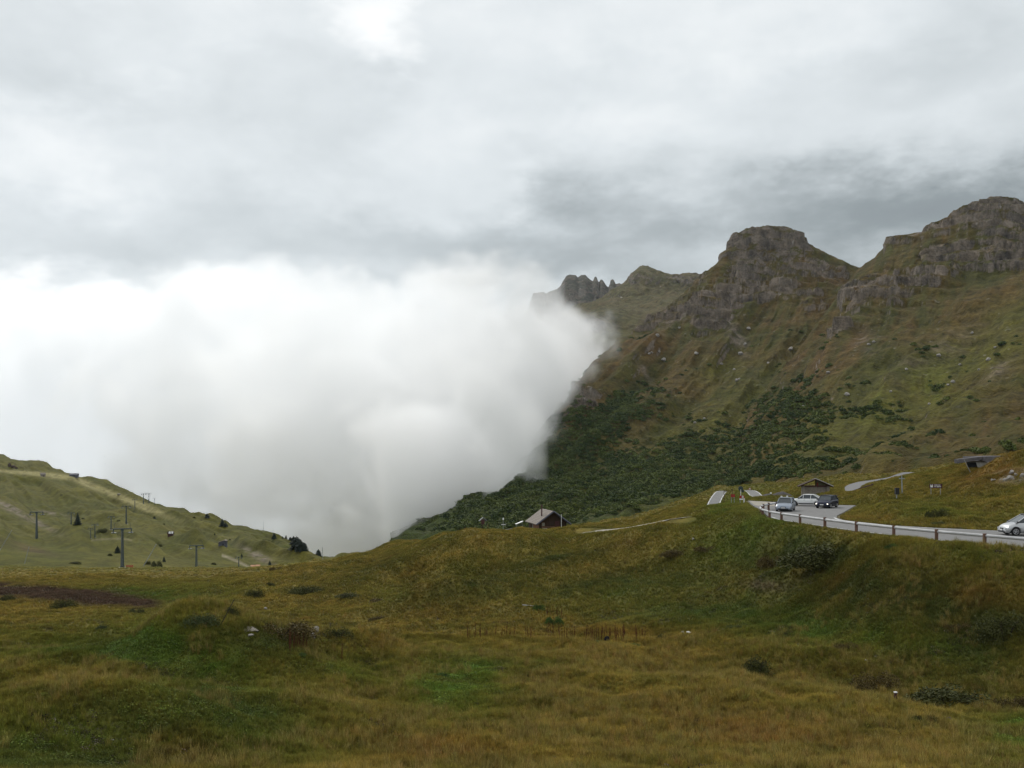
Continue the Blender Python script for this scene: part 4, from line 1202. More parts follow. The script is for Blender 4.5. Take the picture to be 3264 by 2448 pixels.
def rock(u, v, wpx, hpx, label, m=None, d=None, group=None, names=('ground',), k=0, name='boulder', sink=.25, rz=None):
    g = P(u, v, d) if d else G(u, v, names)
    w_ = wpx / F * g.y / 2
    h_ = hpx / F * g.y / 2
    me = ROCKS[k % 4].copy()
    me.materials.append(m or M_BOULD)
    o = bpy.data.objects.new(name, me)
    COL.objects.link(o)
    o.location = g + Vector((0, 0, h_ * (1 - sink)))
    o.scale = (w_ * 1.1, w_ * .9, h_ * 1.3)
    o.rotation_euler = (0, 0, rnd.uniform(0, 6) if rz is None else rz)
    tag(o, label, 'rock', group)
    return o
rock(1538, 1703, 26, 17, 'rounded pale boulder on the knoll crest at the foot of the shrine', d=182, k=1)
rock(1007, 2007, 24, 24, 'upper of two pale boulders beside the dark shrub mound', k=0)
rock(1001, 2034, 22, 24, 'lower of two pale boulders beside the dark shrub mound', k=2)
rock(792, 2008, 60, 16, 'long flat pale slab sticking out of the green mound', k=3, rz=0.1, sink=1.4, m=M_STONE)
rock(800, 2026, 18, 9, 'small pale stone below the long flat slab', k=1)
rock(848, 1945, 11, 10, 'small round pale stone on the straw meadow above the mound', k=1)
rock(2195, 2024, 22, 14, 'larger white stone lying at the foot of the bank', k=2, m=M_WHITE, group='white stones below the bank')
rock(2178, 2021, 11, 8, 'smaller white stone left of the larger one at the bank foot', k=1, m=M_WHITE, group='white stones below the bank')
rock(1938, 2050, 19, 22, 'black upright stump among the green leaves below the seed stalks', k=3, m=M_DARK, name='stump')
rock(3024, 2312, 38, 30, 'brown block of rock right of the small green bush in the right meadow', k=0, m=M_BOULB)
rock(2952, 2272, 26, 22, 'pointed brown rock behind the small green bush in the right meadow', k=2, m=M_BOULB, sink=.1)
rock(2762, 2108, 16, 7, 'thin white stone low on the right bank', k=1, m=M_WHITE)
rock(2210, 1722, 9, 7, 'tiny white topped stone high on the knoll slope', k=2)
rock(1325, 2410, 14, 8, 'small grey stone in the lower middle grass', k=1)
HS = ('hillside',)
rock(366, 1556, 22, 14, 'brown rock outcrop breaking the left skyline', d=935, names=HS, k=0, m=M_STONE)
rock(378, 1578, 12, 6, 'small rock just below the skyline outcrop', names=HS, k=1, m=M_STONE)
for i, (u, v, w_, h_) in enumerate([(30, 1485, 12, 15), (42, 1488, 16, 10), (52, 1490, 10, 8)]):
    rock(u, v + 3, w_, h_, 'brown rock in the cluster on the upper left pasture', names=HS, k=i, m=M_BOULB, group='brown rocks near the top of the left pasture')
for i, (u, v, w_, h_) in enumerate([(3202, 1529, 14, 12), (3214, 1524, 24, 15), (3226, 1514, 16, 13), (3240, 1516, 12, 11), (3160, 1536, 8, 12), (3172, 1534, 7, 8), (3188, 1530, 9, 7), (3256, 1524, 16, 16), (3250, 1533, 9, 6), (3232, 1532, 10, 7)]):
    rock(u, v, w_, h_, 'pale pinkish boulder on the brown mound at the right edge', k=i, group='pale boulders on the brown mound')
# boulders loose on the mountain slopes
MT = ('mountain', 'near_mountain', 'spur_mountain')
BL = [(2095, 1072), (2103, 1122), (2115, 1150), (2077, 1126), (2165, 1048), (2388, 1050), (2350, 1215), (2355, 1210), (2245, 1335), (2215, 1350), (2450, 1160), (2522, 1116), (2770, 1100), (2786, 1092), (3036, 1220), (3022, 1228), (3060, 1165), (2995, 1135), (3098, 1065), (3190, 1100), (3172, 1108), (2640, 1190), (2700, 1260), (2560, 1300), (3120, 1180), (3150, 1150), (2890, 1180), (1979, 955), (2300, 1160), (2360, 1130), (2375, 1100), (2340, 1180), (2840, 1250), (2960, 1290), (2220, 1130), (2070, 1130)]
for i, (u, v) in enumerate(BL):
    s = rnd.uniform(6, 12)
    rock(u, v, s * 1.4, s, 'pale boulder lying loose on the grassy mountain slope', names=MT, k=i, group='loose boulders on the mountain')

# ------------------------------------------------------------------ heap, bollards, signs behind the lay-by
def heap(name, u, v, d, rx, ry, h, m, label, cat):
    n = 28
    gx, gy = np.meshgrid(np.linspace(-1, 1, n), np.linspace(-1, 1, n))
    rr = np.clip(1 - gx ** 2 - gy ** 2, 0, 1)
    c = P(u, v, d)
    X = np.stack([c.x + gx * rx, c.y + gy * ry, np.zeros_like(gx)], -1).reshape(-1, 3)
    z = h * rr.ravel() ** 0.8 * (1 + .35 * fbm(X / 1.3, 3)) - 0.25 * (rr.ravel() <= 0)
    X[:, 2] = c.z + z
    o = np_mesh(name, X, grid_faces(n, n), None, m)
    tag(o, label, cat)
    return o
heap('gravel_heap', 2452, 1589, 158, 1.5, 1.6, 0.75, M_HEAP, 'dark brown heap of gravel with a white topped bollard on it', 'heap')
heap('gravel_heap', 2490, 1590, 152, 2.0, 1.8, 1.0, M_HEAP, 'grey heap of gravel behind the light blue hatchback', 'heap')
def bollard(u, v, d, h, label):
    p = P(u, v, d)
    t = empty('bollard', p)
    tag(t, label, 'bollard', 'white topped bollards behind the lay-by')
    MB().tube((0, 0, -.4), (0, 0, h - .16), .13, .11, n=10).build('shaft', M_HEAP, t)
    MB().tube((0, 0, h - .16), (0, 0, h), .15, .11, n=10).build('cap', M_WHITE, t)
bollard(2457, 1590, 156, 0.95, 'white topped bollard on the brown gravel heap')
bollard(2491, 1600, 145, 0.85, 'left one of two white topped bollards behind the light blue car')
bollard(2509, 1599, 145, 0.83, 'right one of two white topped bollards behind the light blue car')
def board(name, u, v, d, w_, h_, m, label, cat, leg=0.8, rz=0.0, extra=None):
    p = P(u, v, d)
    t = empty(name, (p.x, p.y, p.z - h_ / 2 - leg), rz)
    tag(t, label, cat)
    b = MB().box((0, 0, leg + h_ / 2), (w_, 0.05, h_)).build('board', m, t, bevel=.01)
    for sx in (-1, 1):
        MB().tube((sx * w_ * .36, 0.06, -.5), (sx * w_ * .36, 0.06, leg + h_ * .9), 0.035, n=6).build('leg', M_GALV, t)
    if extra:
        extra(b, leg, w_, h_)
    return t
board('barrier_board', 2336, 1580, 132, 0.52, 0.36, M_RED, 'plain red board on the knoll crest left of the white post', 'board', .2)
def red_white(b, leg, w_, h_):
    MB().box((w_ * .13, -.04, leg + h_ * .5), (w_ * .30, .03, h_ * .86)).build('white_panel', M_WHITE, b)
    MB().box((w_ * .13, -.06, leg + h_ * .62), (w_ * .10, .02, h_ * .22)).box((w_ * .13, -.06, leg + h_ * .3), (w_ * .10, .02, h_ * .2)).build('symbol', M_TRIM, b)
    MB().box((-.1, -.03, leg - .12), (w_ * .7, .04, .14)).box((w_ * .42, -.03, leg - .25), (.12, .05, .5)).build('white_edge', M_WHITE, b)
board('barrier_board', 2365, 1584, 130, 0.62, 0.34, M_RED, 'red board with a white panel beside the lay-by entrance', 'board', .42, extra=red_white)
p = P(2361, 1579, 150)
t = empty('road_sign', p)
tag(t, 'dark round sign back on a pale post beside the mountain road', 'road sign')
MB().tube((0, 0, -.6), (0, 0, .85), .05, n=8).build('pole', M_WHITE, t)
MB().tube((0, -.03, .98), (0, .03, .98), .36, n=18).build('sign_back', M_STEEL, t)
MB().tube((.28, -.03, .62), (.28, .03, .62), .2, n=16).build('sign_back', M_STEEL, t)
def tri_sign(u, v, d, s):
    p = P(u, v, d)
    t = empty('warning_sign', p)
    tag(t, 'red edged white warning triangle at the far side of the mountain road', 'road sign')
    MB().tube((0, 0, -1.2), (0, 0, 0), .04, n=6).build('pole', M_GALV, t)
    MB().prism([(-s, 0), (s, 0), (0, s * 1.1)], 0, .04).build('border', M_RED, t)
    MB().prism([(-s * .62, .06), (s * .62, .06), (0, s * .78)], -.02, -.005).build('face', M_WHITE, t)
tri_sign(2390, 1560, 205, 0.34)
for (u, v0, v1, lb) in [(2334, 1559, 1577, 'thin reddish pole rising above the plain red board'), (2308, 1562, 1600, 'thin dark pole at the outer edge of the mountain road')]:
    a, b = P(u, v1, 150), P(u, v0, 150)
    tag(MB().tube(a - Vector((0, 0, .5)), b, .045, n=6).build('pole', M_BRN), lb, 'pole')
# roofed shelter behind the lay-by
sh = empty('shelter', P(2599, 1590, 160), rad(-6))
tag(sh, 'small gabled shelter of stone and timber behind the parked cars', 'shelter')
w2, eh, rh = 2.1, 1.95, 3.0
for sx in (-1, 1):
    MB().box((sx * (w2 - .25), 0, eh / 2 - .2), (.42, .9, eh + .4)).build('pillar', M_STONE, sh, bevel=.03)
MB().box((.05, 0.15, .75), (w2 * 2 - .9, .35, 2.3)).build('back_wall', M_STONE, sh)
MB().box((0, -.1, eh + .02), (w2 * 2 + .1, .2, .2)).build('tie_beam', M_BRN, sh)
MB().box((.02, -.12, eh + .5), (.16, .16, 1.0)).build('king_post', M_WOOD, sh)
MB().prism([(0.12, eh + .12), (w2 - .1, eh + .12), (0.12, rh - .12)], -.05, .02).build('gable_boards', mat_noise('grey_green_boards', (.10, .10, .06), (.17, .165, .10), 5, .9), sh)
MB().box((.3, -.1, eh + .35), (.14, .1, .42)).build('window', M_RED, sh)
for sgn in (-1, 1):
    ang_ = math.atan2(rh - eh + .08, w2 + .45)
    Ls = math.hypot(w2 + .5, rh - eh + .08)
    mb = MB()
    if sgn > 0:
        nsl = 10
        for k in range(nsl):
            t_ = (k + .5) / nsl
            mb.box((sgn * (w2 + .5) * t_, 0.1, rh + .12 - (rh - eh + .08) * t_), (Ls / nsl * 0.86, 2.0, .12), ry=sgn * ang_)
        mb.build('roof', M_CONCL, sh)
        MB().box((sgn * (w2 + .5) / 2, .1, rh - .02 - (rh - eh + .08) / 2), (Ls, 1.9, .10), ry=sgn * ang_).build('roof_boards', M_WOOD, sh)
    else:
        MB().box((sgn * (w2 + .5) / 2, .1, rh + .06 - (rh - eh + .08) / 2), (Ls, 2.0, .16), ry=sgn * ang_).build('roof', M_WOOD, sh)
# brown tourist sign: pictogram and two rows of pale lettering too small to read
def tourist(b, leg, w_, h_):
    z = leg + h_ / 2
    MB().box((-w_ * .33, -.035, z), (w_ * .19, .02, h_ * .62)).build('pictogram', M_WHITE, b)
    MB().box((-w_ * .335, -.05, z + h_ * .22), (w_ * .055, .012, h_ * .2)).box((-w_ * .31, -.05, z + h_ * .03), (w_ * .06, .012, h_ * .09)).build('pictogram_mark', M_BRN, b)
    mb = MB()
    x = w_ * -.13
    for row, words in ((.20, (7, 5)), (-.17, (4, 9))):
        x = -w_ * .13
        for wn in words:
            for k in range(wn):
                hh = .15 if rnd.random() < .6 else .20
                mb.box((x + w_ * .012, -.035, z + h_ * row), (w_ * .026, .015, h_ * hh))
                x += w_ * .0375
            x += w_ * .03
    mb.build('lettering', M_WHITE, b)
board('tourist_sign', 2983, 1549, 118, 1.45, .50, M_BRN, 'wide brown tourist sign with a white pictogram on the grass above the road', 'road sign', .2, rad(-3), tourist)
p = P(2859, 1576, 122)
t = empty('litter_bin', p)
tag(t, 'dark rectangular bin on the grass left of the timber pole', 'bin')
MB().box((0, 0, .36), (.44, .4, .72)).build('bin_body', M_TRIM, t, bevel=.02)
MB().box((0, 0, .74), (.48, .44, .06)).build('lid', M_TRIM, t)
MB().box((0, .1, -.2), (.1, .1, .5)).build('stand', M_GALV, t)
p = P(2876, 1572, 126)
t = empty('utility_pole', p)
tag(t, 'weathered timber pole with a short crossarm beside the dark bin', 'pole')
MB().tube((0, 0, -.3), (-.08, 0, 2.15), .085, .06, n=8).build('pole', M_GALV, t)
MB().box((-.05, 0, 1.78), (.68, .1, .11), ry=rad(3)).build('crossarm', M_GALV, t)
MB().tube((-.2, 0, 1.8), (-.2, 0, 2.02), .035, n=6).build('insulator', M_TRIM, t)
MB().tube((.12, 0, 1.8), (.12, 0, 2.02), .035, n=6).build('insulator', M_TRIM, t)
gd = max(G(3172, 1501).y, 140)
print('gallery', gd)
a, b = P(3093, 1505, gd - 6), P(3073, 1465, gd - 6)
tag(MB().tube(a, b, .04, n=6).build('marker_pole', M_GALV), 'thin grey pole leaning left below the gallery wing wall', 'pole')
tag(MB().tube(P(2773, 1552, 186) - Vector((0, 0, .4)), P(2773, 1546, 186), .22, .2, n=8).build('kerb_stone', M_WHITE), 'small white marker at the top of the brown earth strip', 'marker')
# avalanche gallery mouth
ga = empty('road_gallery', P(3180, 1497, gd), rad(3))
tag(ga, 'low concrete road gallery with a dark opening behind the brown mound', 'gallery')
s_ = gd / F
MB().prism([(-43 * s_, 42 * s_), (50 * s_, 44 * s_), (50 * s_, 28 * s_), (34 * s_, 24 * s_), (-33 * s_, 22 * s_), (-43 * s_, 27 * s_)], 0, 6).build('portal_beam', M_CONC, ga)
MB().prism([(-35 * s_, 24 * s_), (-30 * s_, 24 * s_), (-22 * s_, -2 * s_), (-26 * s_, -2 * s_)], -.3, 3).build('jamb', M_CONCL, ga)
MB().prism([(18 * s_, 26 * s_), (32 * s_, 26 * s_), (31 * s_, 8 * s_), (24 * s_, 2 * s_), (19 * s_, 10 * s_)], .2, 3).build('jamb', M_CONCL, ga)
MB().prism([(-31 * s_, 24 * s_), (24 * s_, 26 * s_), (20 * s_, -8 * s_), (-24 * s_, -8 * s_)], 2.6, 6).build('opening', M_DARK, ga)  # solid near-black block standing in for the shade inside the mouth
MB().prism([(-124 * s_, 33 * s_), (-43 * s_, 42 * s_), (-43 * s_, 33 * s_), (-122 * s_, 20 * s_)], 0.5, 1.6).build('wing_wall', M_CONC, ga)
# strip of turned earth climbing behind the shelter
el_ = ribbon_pts([(2655, 1592, 150), (2700, 1578, 156), (2745, 1562, 164), (2783, 1549, 172)])
X = []
nn_ = 9
for i, p in enumerate(el_):
    for j in range(nn_):
        s = j / (nn_ - 1) * 2 - 1
        x, y = p[0] + s * 0.35, p[1] + s * 1.1
        X.append((x, y, p[2] + .10 + .32 * (1 - s * s) - .5 * (abs(s) == 1)))
X = np.array(X)
X[:, 2] += .12 * fbm(X / .8, 3)
o = np_mesh('earth_bank', X, grid_faces(len(el_), nn_), None, M_SOIL)
tag(o, 'strip of freshly turned brown earth climbing the grass right of the shelter', 'earth bank')

# ------------------------------------------------------------------ chairlift pylons and poles on the left
def make_pylon():
    t = empty('chairlift_pylon')
    MB().tube((0, 0, -1.0), (0, 0, 11.4), .56, .30, n=12).tube((0, 0, -.4), (0, 0, .25), .75, .68, n=12).build('mast', M_STEEL, t, smooth=False)
    MB().box((0, 0, -.25), (1.9, 1.9, .5)).build('footing', M_CONCL, t)
    MB().box((0, 0, 11.35), (5.4, .42, .34)).box((0, 0, 11.0), (.9, .6, .5)).build('crossarm', M_STEEL, t, bevel=.03)
    MB().box((0, 0, 10.15), (4.3, .10, .10)).build('catwalk', M_STEEL, t)
    for sx in (-1, 1):
        s = MB().box((sx * 2.5, 0, 10.9), (.30, .30, .9)).box((sx * 2.35, 0, 10.2), (1.25, 2.6, .20)).build('sheave_frame', M_STEEL, t)
        for k in range(6):
            y = -1.15 + k * .46
            MB().tube((sx * 2.5 - .07, y, 10.5), (sx * 2.5 + .07, y, 10.5), .2, n=10).build('sheave', M_TRIM, s)
        MB().tube((sx * 2.25, 0, 11.4), (sx * 2.15, 0, 13.1), .05, n=6).tube((sx * 2.15, 0, 13.1), (sx * 1.2, 0, 13.15), .04, n=6).build('lifting_frame', M_STEEL, t)
    ld = MB()
    for sx in (-.18, .18):
        ld.tube((sx, -.62, .4), (sx, -.42, 11), .025, n=4)
    for k in range(24):
        z = .6 + k * .43
        ld.tube((-.18, -.62 + .2 * z / 11, z), (.18, -.62 + .2 * z / 11, z), .02, n=4)
    ld.build('ladder', M_GALV, t)
    return t
proto = make_pylon()
PY = [  # base u, v, top v, yaw, label
 (390, 1808, 1684, 'tallest nearest chairlift pylon, dark green, beside the orange board'),
 (118, 1716, 1630, 'chairlift pylon standing on the slope at the far left'),
 (626, 1832, 1738, 'chairlift pylon on the flat right of the leaning pole'),
 (761, 1819, 1775, 'short looking chairlift pylon beside the pale dirt track'),
 (226, 1677, 1634, 'distant chairlift pylon left of the single dark spruce'),
 (359, 1681, 1638, 'distant chairlift pylon just behind the tallest one'),
 (406, 1664, 1607, 'slim distant chairlift pylon above the tallest one'),
 (431, 1621, 1590, 'small distant chairlift pylon on the pale mown strip'),
 (304, 1714, 1672, 'right one of two faint pylons in the hollow'),
 (288, 1716, 1684, 'left one of two faint pylons in the hollow'),
 (459, 1606, 1573, 'left one of three pylons on the skyline'),
 (474, 1603, 1571, 'middle one of three pylons on the skyline'),
 (492, 1609, 1588, 'right one of three pylons on the skyline, the lowest'),
]
for i, (u, v0, v1, lb) in enumerate(PY):
    o = proto if i == 0 else copy_tree(proto)
    if u in (390, 626, 761):
        g = P(u, v0, {390: 318, 626: 380, 761: 395}[u])
        g.z = gz_(g.x, g.y) if u != 390 else g.z
    else:
        g = pick(u, v0, HS)
    hpx = v0 - v1
    k = hpx / F * g.y / 11.5
    g.z = g.z if u not in (626, 761) else (HV - v0) / F * g.y
    o.location = g
    o.scale = (k, k, k)
    o.rotation_euler = (0, 0, rnd.uniform(-.25, .25) + (0.15 if i else 0.1))
    tag(o, lb, 'pylon', 'chairlift pylons on the left slope')
for c in []:
    pass
tag(MB().box(P(413, 1805, 317), (2.2, .12, .75), rz=.1).build('board', mat_noise('orange_board', (.30, .09, .045), (.42, .14, .07), 2)), 'orange brown board lying at the foot of the nearest pylon', 'board')
def leanpole(a, b, lb, r=.11, m=None):
    tag(MB().tube(a, b, r, r * .8, n=8).build('snow_pole', m or M_GALV), lb, 'pole', 'thin grey poles on the left slope')
leanpole(P(458, 1804, 330), P(498, 1735, 330), 'long pale pole leaning to the right, right of the nearest pylon', .13)
leanpole(P(78, 1797, 330), P(93, 1743, 330), 'pale pole leaning slightly right below the left pylon', .1)
leanpole(P(-4, 1760, 330), P(38, 1690, 330), 'pale pole leaning right at the left edge', .1)
for (u, v0, v1, lb) in [(840, 1697, 1663, 'left of two thin poles on the falling skyline'), (872, 1705, 1675, 'right of two thin poles on the falling skyline'), (1030, 1786, 1743, 'thin pole beside the single spruce at the valley notch')]:
    g = pick(u, v0, HS, r=14)
    leanpole(g - Vector((0, 0, 2)), g + Vector((0, 0, (v0 - v1) / F * g.y)), lb, .12)
# huts on the left pasture
def small_hut(u, v, wpx, hpx, label, wall, roof, strips=False, d=None, rz=.3, mono=False):
    g = P(u, v, d) if d else pick(u, v, HS)
    w_, h_ = wpx / F * g.y, hpx / F * g.y
    t = empty('mountain_hut', g, rz)
    tag(t, label, 'hut', 'small huts on the left pasture')
    x, e = w_ / 2, h_ * .62
    if mono:
        MB().prism([(-x, -1), (x, -1), (x, h_ * .95), (x * .5, h_), (-x, e)], 0, w_ * .8).build('wall', wall, t)
        MB().prism([(-x * 1.15, e - .1), (-x * 1.1, e + .2), (x * .5, h_ + .3), (x * 1.12, h_ + .05), (x * 1.12, h_ - .2), (x * .5, h_)], -.3, w_ * .85).build('roof', roof, t)
    else:
        MB().prism([(0, -1), (w_ * .7, -1), (w_ * .7, e), (w_ * .35, h_ * .95), (0, e)], -x, x, 'x').build('wall', wall, t)
        for k, (a, b) in enumerate((((-.3, e - .2), (w_ * .35, h_)), ((w_ * .35, h_), (w_ * .7 + .3, e - .2)))):
            MB().add([(-x - .3, a[0], a[1]), (x + .3, a[0], a[1]), (x + .3, b[0], b[1]), (-x - .3, b[0], b[1]), (-x - .3, a[0], a[1] + .25), (x + .3, a[0], a[1] + .25), (x + .3, b[0], b[1] + .25), (-x - .3, b[0], b[1] + .25)],
                     [(0, 1, 2, 3), (4, 7, 6, 5), (0, 4, 5, 1), (1, 5, 6, 2), (2, 6, 7, 3), (3, 7, 4, 0)]).build('roof', roof, t)
        if strips:
            for k in range(3):
                xx = -x * .6 + k * x * .6
                MB().add([(xx, -.35, e + .09), (xx + x * .3, -.35, e + .09), (xx + x * .3, w_ * .35, h_ + .3), (xx, w_ * .35, h_ + .3)], [(0, 1, 2, 3)]).build('roof_panel', M_WHITE, t)
    MB().box((x * .2, -.03, e * .3), (w_ * .12, .08, e * .6)).build('door', M_DARK, t)
    return t
small_hut(139, 1515, 14, 11, 'tiny stone hut on the pale strip high on the left pasture', M_STONE, M_SHING, rz=.5)
small_hut(234, 1519, 24, 10, 'long dark building on the left skyline', M_FASC, M_FASC, rz=.1)
small_hut(543, 1709, 17, 13, 'small dark red hut with three white roof panels', M_BRN, M_WOOD, True, rz=.2)
small_hut(709, 1738, 24, 15, 'small dark shed with a pale single pitch roof', M_FASC, M_SHING, mono=True, rz=.05)
small_hut(806, 1810, 10, 7, 'left one of two tiny orange roofed huts at the track end', M_WOODL, mat_noise('orange_tiles', (.45, .22, .12), (.6, .36, .24), 2), d=430, rz=.2)
small_hut(822, 1809, 10, 7, 'right one of two tiny orange roofed huts at the track end', M_WOODL, bpy.data.materials['orange_tiles'], d=430, rz=.2)

# ------------------------------------------------------------------ trees
def conifer_mesh(seed, full=0.0):
    r_ = np.random.RandomState(seed)
    mb = MB()
    H = 1.0
    lv = 17
    for i in range(lv):
        z = .08 + .90 * (i / (lv - 1))
        rr = (0.26 * (1 - (i / (lv - 1)) ** (1.15 + full * 1.2)) + .015) * (1 + .25 * full)
        nb = max(5, int(13 * (1 - i / lv * .5)))
        for k in range(nb):
            a = 2 * math.pi * (k + r_.uniform(-.35, .35)) / nb + i * .7
            ln = rr * r_.uniform(.62, 1.15)
            dr = r_.uniform(.15, .42) * ln
            ca, sa = math.cos(a), math.sin(a)
            for seg in range(4):
                t0 = seg / 4 + r_.uniform(0, .08)
                t1 = t0 + .38
                w_ = ln * .24 * (1.1 - t0 * .7) + .012
                p0 = Vector((ca * ln * t0, sa * ln * t0, z - dr * t0 ** 1.4))
                p1 = Vector((ca * ln * t1, sa * ln * t1, z - dr * t1 ** 1.4 - .006))
                sd_ = Vector((-sa, ca, r_.uniform(-.5, .5))) * w_
                mb.add([p0 - sd_ * .4, p0 + sd_ * .4 + Vector((0, 0, .01)), p1 + sd_, p1 - sd_ - Vector((0, 0, .012))], [(0, 1, 2, 3)])
                mb.add([p0, p1, p1 - Vector((0, 0, .03 + .03 * r_.rand()))], [(0, 1, 2)])
    mb.add([(0, 0, 1.0), (.012, 0, .9), (-.006, .01, .9), (-.006, -.01, .9)], [(0, 1, 2), (0, 2, 3), (0, 3, 1)])
    return mb
def make_tree(seed, full):
    t = empty('spruce_tree')
    MB().tube((0, 0, -.08), (0, 0, .9), .022, .004, n=7).build('trunk', M_BARK, t)
    conifer_mesh(seed, full).build('crown', M_NEEDLE, t)
    return t
TR = [make_tree(3, 0), make_tree(8, 0.6), make_tree(21, 1.4)]
used = [False] * 3
TREES = [
 (249, 1671, 40, 0, 1.3, 'tall single dark spruce on the left slope beside a pylon'),
 (374, 1763, 23, 1, 1.6, 'dark spruce just left of the nearest pylon mast'),
 (522, 1791, 18, 0, 1.4, 'small spruce between the leaning pole and the next pylon'),
 (497, 1645, 9, 1, 1.8, 'tiny spruce high on the slope below the skyline pylons'),
 (662, 1650, 14, 2, 1.7, 'lone tree on the skyline left of the double one'),
 (708, 1675, 27, 0, 1.6, 'ragged dark tree on the skyline, the left stem of two'),
 (719, 1679, 15, 1, 1.9, 'short dark tree leaning against the ragged skyline tree'),
 (686, 1706, 8, 0, 1.8, 'tiny spruce above the single pitch shed'),
 (878, 1708, 20, 1, 1.6, 'dark spruce at the foot of the right thin skyline pole'),
 (902, 1713, 9, 0, 1.5, 'leftmost small spruce of the grove'),
 (912, 1716, 13, 0, 1.6, 'second small spruce of the grove from the left'),
 (924, 1722, 11, 2, 1.7, 'third small tree of the grove from the left'),
 (936, 1733, 26, 1, 1.6, 'mid sized tree on the left flank of the big pine'),
 (948, 1741, 46, 2, 1.7, 'tallest broad dark pine of the grove'),
 (957, 1748, 36, 2, 1.5, 'broad dark pine on the right flank of the tallest one'),
 (969, 1756, 28, 2, 1.4, 'rightmost pine of the grove, lower on the slope'),
 (1015, 1776, 27, 1, 1.6, 'single pointed spruce at the notch of the valley'),
 (999, 1778, 13, 1, 1.5, 'small dark spruce left of the one at the notch'),
 (772, 1770, 13, 0, 1.4, 'small spruce on the eroded bank above the short pylon'),
 (864, 1795, 17, 0, 1.5, 'small spruce at the foot of the rounded knoll'),
]
for (u, v, hpx, k, wd, lb) in TREES:
    g = pick(u, v, HS, r=14)
    o = TR[k] if not used[k] else copy_tree(TR[k])
    used[k] = True
    h_ = hpx / F * g.y
    o.location = g
    o.scale = (h_ * wd * .8, h_ * wd * .8, h_)
    o.rotation_euler = (0, 0, rnd.uniform(0, 6))
    tag(o, lb, 'tree', 'conifers on the left slope')

# ------------------------------------------------------------------ bushes
def bush_mesh(seed, n=1500, spread=1.0, leaf=.034, up=.7):
    r_ = np.random.RandomState(seed)
    th = r_.uniform(0, 2 * math.pi, n)
    c = r_.uniform(0, 1, n) ** .7
    rad_ = r_.uniform(.45, 1.0, n) ** .5
    s = np.sqrt(np.clip(1 - c ** 2, 0, 1))
    p = np.stack([np.cos(th) * s * rad_, np.sin(th) * s * rad_, c * rad_], -1)
    lump = 1 + .42 * fbm(p * 1.9 + seed * 3.7, 3)
    p *= lump[:, None]
    nl = 6
    cx_ = np.stack([r_.uniform(-.62, .62, nl), r_.uniform(-.5, .5, nl), r_.uniform(-.1, .1, nl)], -1)
    rr_ = r_.uniform(.34, .62, nl)
    li = r_.randint(0, nl, n)
    p = cx_[li] + p * rr_[li][:, None] * np.array([1.1, 1.1, 1.35])
    p[:, 2] = np.abs(p[:, 2])
    V_, F_ = [], []
    ax = r_.normal(size=(n, 3)) * (1, 1, .6)
    ax[:, 2] += up
    ax /= np.linalg.norm(ax, axis=1)[:, None]
    bx = np.cross(ax, r_.normal(size=(n, 3)))
    bx /= np.linalg.norm(bx, axis=1)[:, None]
    sz = leaf * r_.uniform(.6, 1.5, n)
    a = p - ax * sz[:, None]
    b = p + ax * sz[:, None] * 1.3
    l = p + bx * sz[:, None] * .5
    r2 = p - bx * sz[:, None] * .5
    V_ = np.stack([a, l, b, r2], 1).reshape(-1, 3)
    F_ = np.arange(4 * n).reshape(-1, 4)
    me = bpy.data.meshes.new('foliage')
    me.from_pydata(V_.tolist(), [], F_.tolist())
    return me
BM = [bush_mesh(k, 4200) for k in (1, 2, 3)]
CORE = []
def bush(u, v, wpx, hpx, m, label, group='willow bushes in the meadow', k=0, dep=.7, names=('ground',), sink=.18):
    g = pick(u, v, names)
    w_, h_ = wpx / F * g.y / 2, hpx / F * g.y
    root = empty('bush', g - Vector((0, 0, h_ * sink)))
    tag(root, label, 'bush', group)
    me = BM[k % 3].copy()
    me.materials.append(m)
    o = bpy.data.objects.new('foliage', me)
    COL.objects.link(o)
    o.parent = root
    o.scale = (w_, w_ * dep, h_ * 1.15)
    o.rotation_euler = (0, 0, rnd.uniform(-.3, .3))
    st = MB()
    for q in range(7):
        a = rnd.uniform(0, 6.28)
        st.tube((0, 0, -.1), (math.cos(a) * w_ * .5, math.sin(a) * w_ * .4, h_ * .75), .03, .01, n=5)
    st.build('stems', M_BARK, root)
    return root
